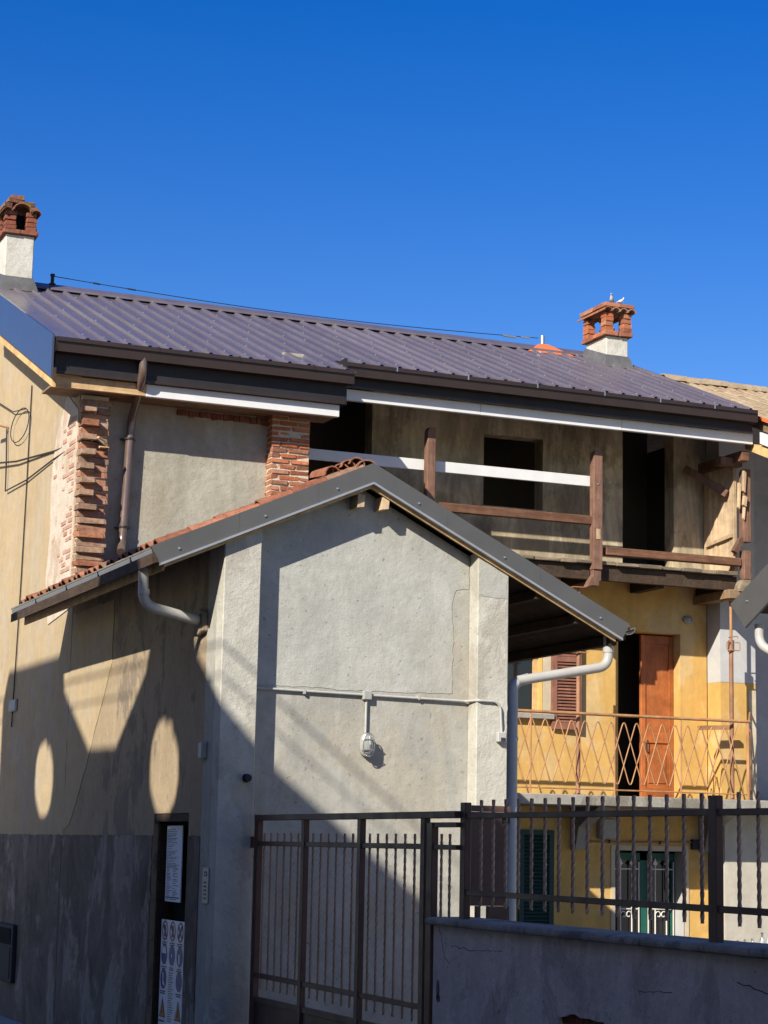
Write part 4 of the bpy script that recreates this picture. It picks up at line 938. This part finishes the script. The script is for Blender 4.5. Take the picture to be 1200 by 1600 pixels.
for z0, z1 in ((2.22, 2.255),): box('rail', 'gate', P, XF+.01, XF+.05, FY(12.92), FY(13.30), FZ(z0), FZ(z1), .003)
pb = twist_bar('panel_bar', .62)
for y in (13.20, 13.06): place('twisted_bar', pb, P, loc=(XF+.03, FY(y), FZ(2.33)-.62))
W = thing('boundary_wall', 'low cracked grey wall with stone coping under the fence', 'wall', (XF+.1, 11, 0))
wl = slab([7.0, 9.55, 11.33, 12.06, FY(13.25)], [0, .70, 1.20, FZ(1.70)], lambda u, v: 11.33 < u < 12.06 and .7 < v < 1.2, lambda u, v, t: (t, u, v), XF, XF+.28).build('rendered_wall', 'fwall', W)
y = 7.0
while y < FY(13.27):
    y1 = min(y+random.uniform(.9, 1.3), FY(13.30))
    if FY(13.3)-y1 < .3: y1 = FY(13.30)
    MB().prism([(XF-.05, FZ(1.70)+.005), (XF+.33, FZ(1.70)+.005), (XF+.33, FZ(1.755)), (XF+.02, FZ(1.755)), (XF-.04, FZ(1.75)), (XF-.055, FZ(1.735))], y+.003, y1-.003, 'Y').build('coping_stone', 'stonecap', W, None, .008, loc=(random.uniform(-.004, .004), 0, random.uniform(-.002, .002)))
    y = y1
# cracks and broken render
def crack(pts, w=.008):
    mb = MB(); n = len(pts)
    vs = [(XF-.002, a, b+random.uniform(.4, 1)*w/2) for a, b in pts] + [(XF-.002, a+.004, b-random.uniform(.4, 1)*w/2) for a, b in pts]
    mb.add(vs, [(i, i+1, n+i+1, n+i) for i in range(n-1)]).build('crack', 'ink', wl)
def jag(a, b, n, amp): return [(a[0]+(b[0]-a[0])*k/n+random.uniform(-amp, amp), a[1]+(b[1]-a[1])*k/n+random.uniform(-amp, amp)) for k in range(n+1)]
crack(jag((13.69, 1.535), (13.25, 1.52), 12, .010), .007); crack(jag((13.25, 1.52), (12.85, 1.54), 12, .007), .005); crack(jag((13.90, 1.66), (13.80, 1.45), 8, .01), .007); crack(jag((13.80, 1.45), (13.72, 1.41), 4, .006), .006); crack(jag((13.72, 1.41), (13.58, 1.46), 6, .006), .005)
crack(jag((9.9, 1.52), (9.2, 1.46), 12, .012)); crack(jag((11.0, 1.40), (10.6, 1.43), 8, .01), .006); crack(jag((10.9, 1.12), (10.55, 1.14), 6, .01), .006); crack(jag((13.0, 1.30), (12.96, 1.10), 6, .008), .005)
def scar(c, ry, rz, mat='oldbrick', n=16):
    pts = [(c[0]+ry*math.cos(2*math.pi*k/n)*random.uniform(.8, 1.1), c[1]+rz*math.sin(2*math.pi*k/n)*random.uniform(.75, 1.1)) for k in range(n)]
    MB().prism(pts, XF-.004, XF+.001, 'X').build('render_scar', mat, wl)
scar((13.91, 1.21), .025, .075, 'ink'); scar((13.90, 1.15), .035, .03, 'ink')
box('core_masonry', 'mortar', wl, XF+.05, XF+.2, 11.2, 12.2, .65, 1.25)
for r in range(7):
    yy = 11.25 + (.13 if r % 2 else 0)
    while yy < 12.1:
        L = .25 if random.random() < .75 else .12
        brick(wl, 'darkbrick', XF+.028, XF+.1, yy, min(yy+L-.012, 12.12), .70+r*.072, .70+r*.072+.058, .004); yy += L
chip = [(11.30, 1.26), (12.10, 1.26), (12.10, .7), (12.05, .72), (12.06, 1.05), (12.01, 1.12), (12.03, 1.165), (11.95, 1.175), (11.88, 1.195), (11.80, 1.205), (11.72, 1.185), (11.60, 1.19), (11.50, 1.18), (11.42, 1.185), (11.385, 1.15), (11.36, 1.02), (11.34, .7), (11.30, .7)]
MB().prism(chip, XF-.003, XF+.025, 'X').build('broken_render_edge', 'fwall', wl)
Fn = thing('iron_fence', 'dark brown iron fence with twisted bars on the low wall', 'fence', (XF+.1, 11, FZ(1.75)))
for y in (12.92, 9.715): box('fence_post', 'gate', Fn, XF+.04, XF+.092, FY(y)-.085, FY(y), FZ(1.75), FZ(2.545), .004)
for a, b2 in ((FY(12.92)-.085, FY(9.715)), (FY(9.715)-.085, 7.2)):
    for z0, z1 in ((2.435, 2.472), (1.915, 1.952)): box('fence_rail', 'gate', Fn, XF+.05, XF+.082, b2, a, FZ(z0), FZ(z1), .003)
fb = twist_bar('fence_bar', (2.56-1.85)*SF, .022, 3.0, 34)
y = 12.64
while y > 6.9:
    if abs(y-9.65) > .09: place('twisted_bar', fb, Fn, loc=(XF+.07, FY(y), FZ(1.85)), rot=(0, 0, random.uniform(-.1, .1)))
    y -= .1878
cpz = box('loose_bracket', 'gate', Fn, XF+.09, XF+.12, FY(12.3), FY(12.36), FZ(2.40), FZ(2.44))
PL = thing('open_gate_leaf', 'brown sheet-metal gate leaf standing open behind the fence post', 'gate leaf', (7.0, 14.7, 0))
box('sheet_panel', 'gate', PL, 6.95, 7.28, 14.70, 14.72, 1.79, 2.52); box('frame_rail', 'gate', PL, 6.92, 7.30, 14.68, 14.74, 2.522, 2.57)
for a, b2 in ((6.92, 6.948), (7.02, 7.05), (7.12, 7.30)): box('stile', 'gate', PL, a, b2, 14.685, 14.735, .05, 1.788)

# ================================================================ OUTBUILDING AT THE RIGHT EDGE
B = thing('second_outbuilding', 'corner of a second outbuilding with grey fascia at the right edge', 'outbuilding', (12.3, 17, 0))
f2 = MB().prism([(18.78, 4.90), (15.6, 6.45), (15.6, 6.10), (18.5, 4.62)], 11.97, 12.0, 'X').build('fascia', 'greyfascia', B)
MB().lathe([(.012, -.012), (.012, 0)], (11.97, 18.45, 4.90), 'X', 8).build('fascia_screw', 'steel', f2)
MB().prism([(18.70, 4.86), (15.6, 6.37), (15.6, 6.27), (18.6, 4.80)], 12.0, 16, 'X').build('roof_deck', 'darkwood', B)
box('gable_wall', 'gable', B, 12.25, 12.5, 13.5, 18.0, 0, 5.0)
MB().tube(arc_pts([(12.12, 18.45, 4.66), (12.12, 18.45, 4.44), (12.28, 18.05, 4.22)], .12, 7), .05, 12).build('downpipe', 'pvc', B, 50)

# ================================================================ CABLES OVER THE STREET (out of frame, their soft shadows fall on the gable)
for lbl, xx, zz, r in (('thicker black cable strung high along the street', -1.6, 10.0, .014), ('thinner black cable strung high along the street', -1.6, 9.70, .011)):
    t = thing('street_cable', lbl, 'cable', (xx, 20, zz), 'overhead street cables')
    MB().tube([(xx, y, zz + .0002*(y-14)**2) for y in range(-10, 56, 5)], r, 6).build('strand', 'cable', t)

# ================================================================ HOUSE ACROSS THE STREET (out of frame, shades the street)
O = thing('opposite_house', 'tall house across the street with two gables and round attic openings', 'house', (-3, 10, 0))
KY, KZ = 8/1.35, 8*1.05/1.35
box('house_body', 'endwall', O, -9.5, -2.13, -8, 21.45, -.11, 8.35)
outline = [(27.42, 0), (27.42, 4.12), (27.2, 4.46), (24.22, 4.46), (24.15, 4.03), (22.86, 3.27), (21.72, 3.25), (20.62, 4.02), (20.2, 4.9), (19.5, 4.9), (18.96, 4.08), (18.14, 3.55), (17.85, 3.44), (-2.0, 3.44), (-2.0, 0)]
outline = [(y-KY, z+KZ if z > 0 else -.11) for y, z in outline]
bm = bmesh.new(); ed = []
def loop(pts):
    vs = [bm.verts.new((-2.0, a, b)) for a, b in pts]
    for i in range(len(vs)): ed.append(bm.edges.new((vs[i], vs[(i+1) % len(vs)])))
loop(outline)
for cy, cz, r in ((24.90, 2.985, .50), (19.82, 2.985, .53)): loop([(cy-KY+.03+r*q*math.cos(2*math.pi*k/36), cz+KZ+.03+r*q*math.sin(2*math.pi*k/36)) for k, q in enumerate([random.uniform(.965, 1.01) - (random.choice([0, 0, .07, .12]) if 10 <= k <= 15 else 0) for k in range(36)])])
bmesh.ops.triangle_fill(bm, use_beauty=True, use_dissolve=False, edges=ed)
ext = bmesh.ops.extrude_face_region(bm, geom=list(bm.faces))
bmesh.ops.translate(bm, verts=[v for v in ext['geom'] if isinstance(v, bmesh.types.BMVert)], vec=(-.10, 0, 0))
bmesh.ops.recalc_face_normals(bm, faces=bm.faces)
me = bpy.data.meshes.new('gabled_front'); bm.to_mesh(me); bm.free(); me.materials.append(MT['endwall']); place('gabled_front', me, O)
for cy in (18.0, 12.0, 6.0, 0.0):
    for z in (1.2, 4.4): box('window', 'pane', O, -2.02, -1.985, cy-.5, cy+.5, z, z+1.5)
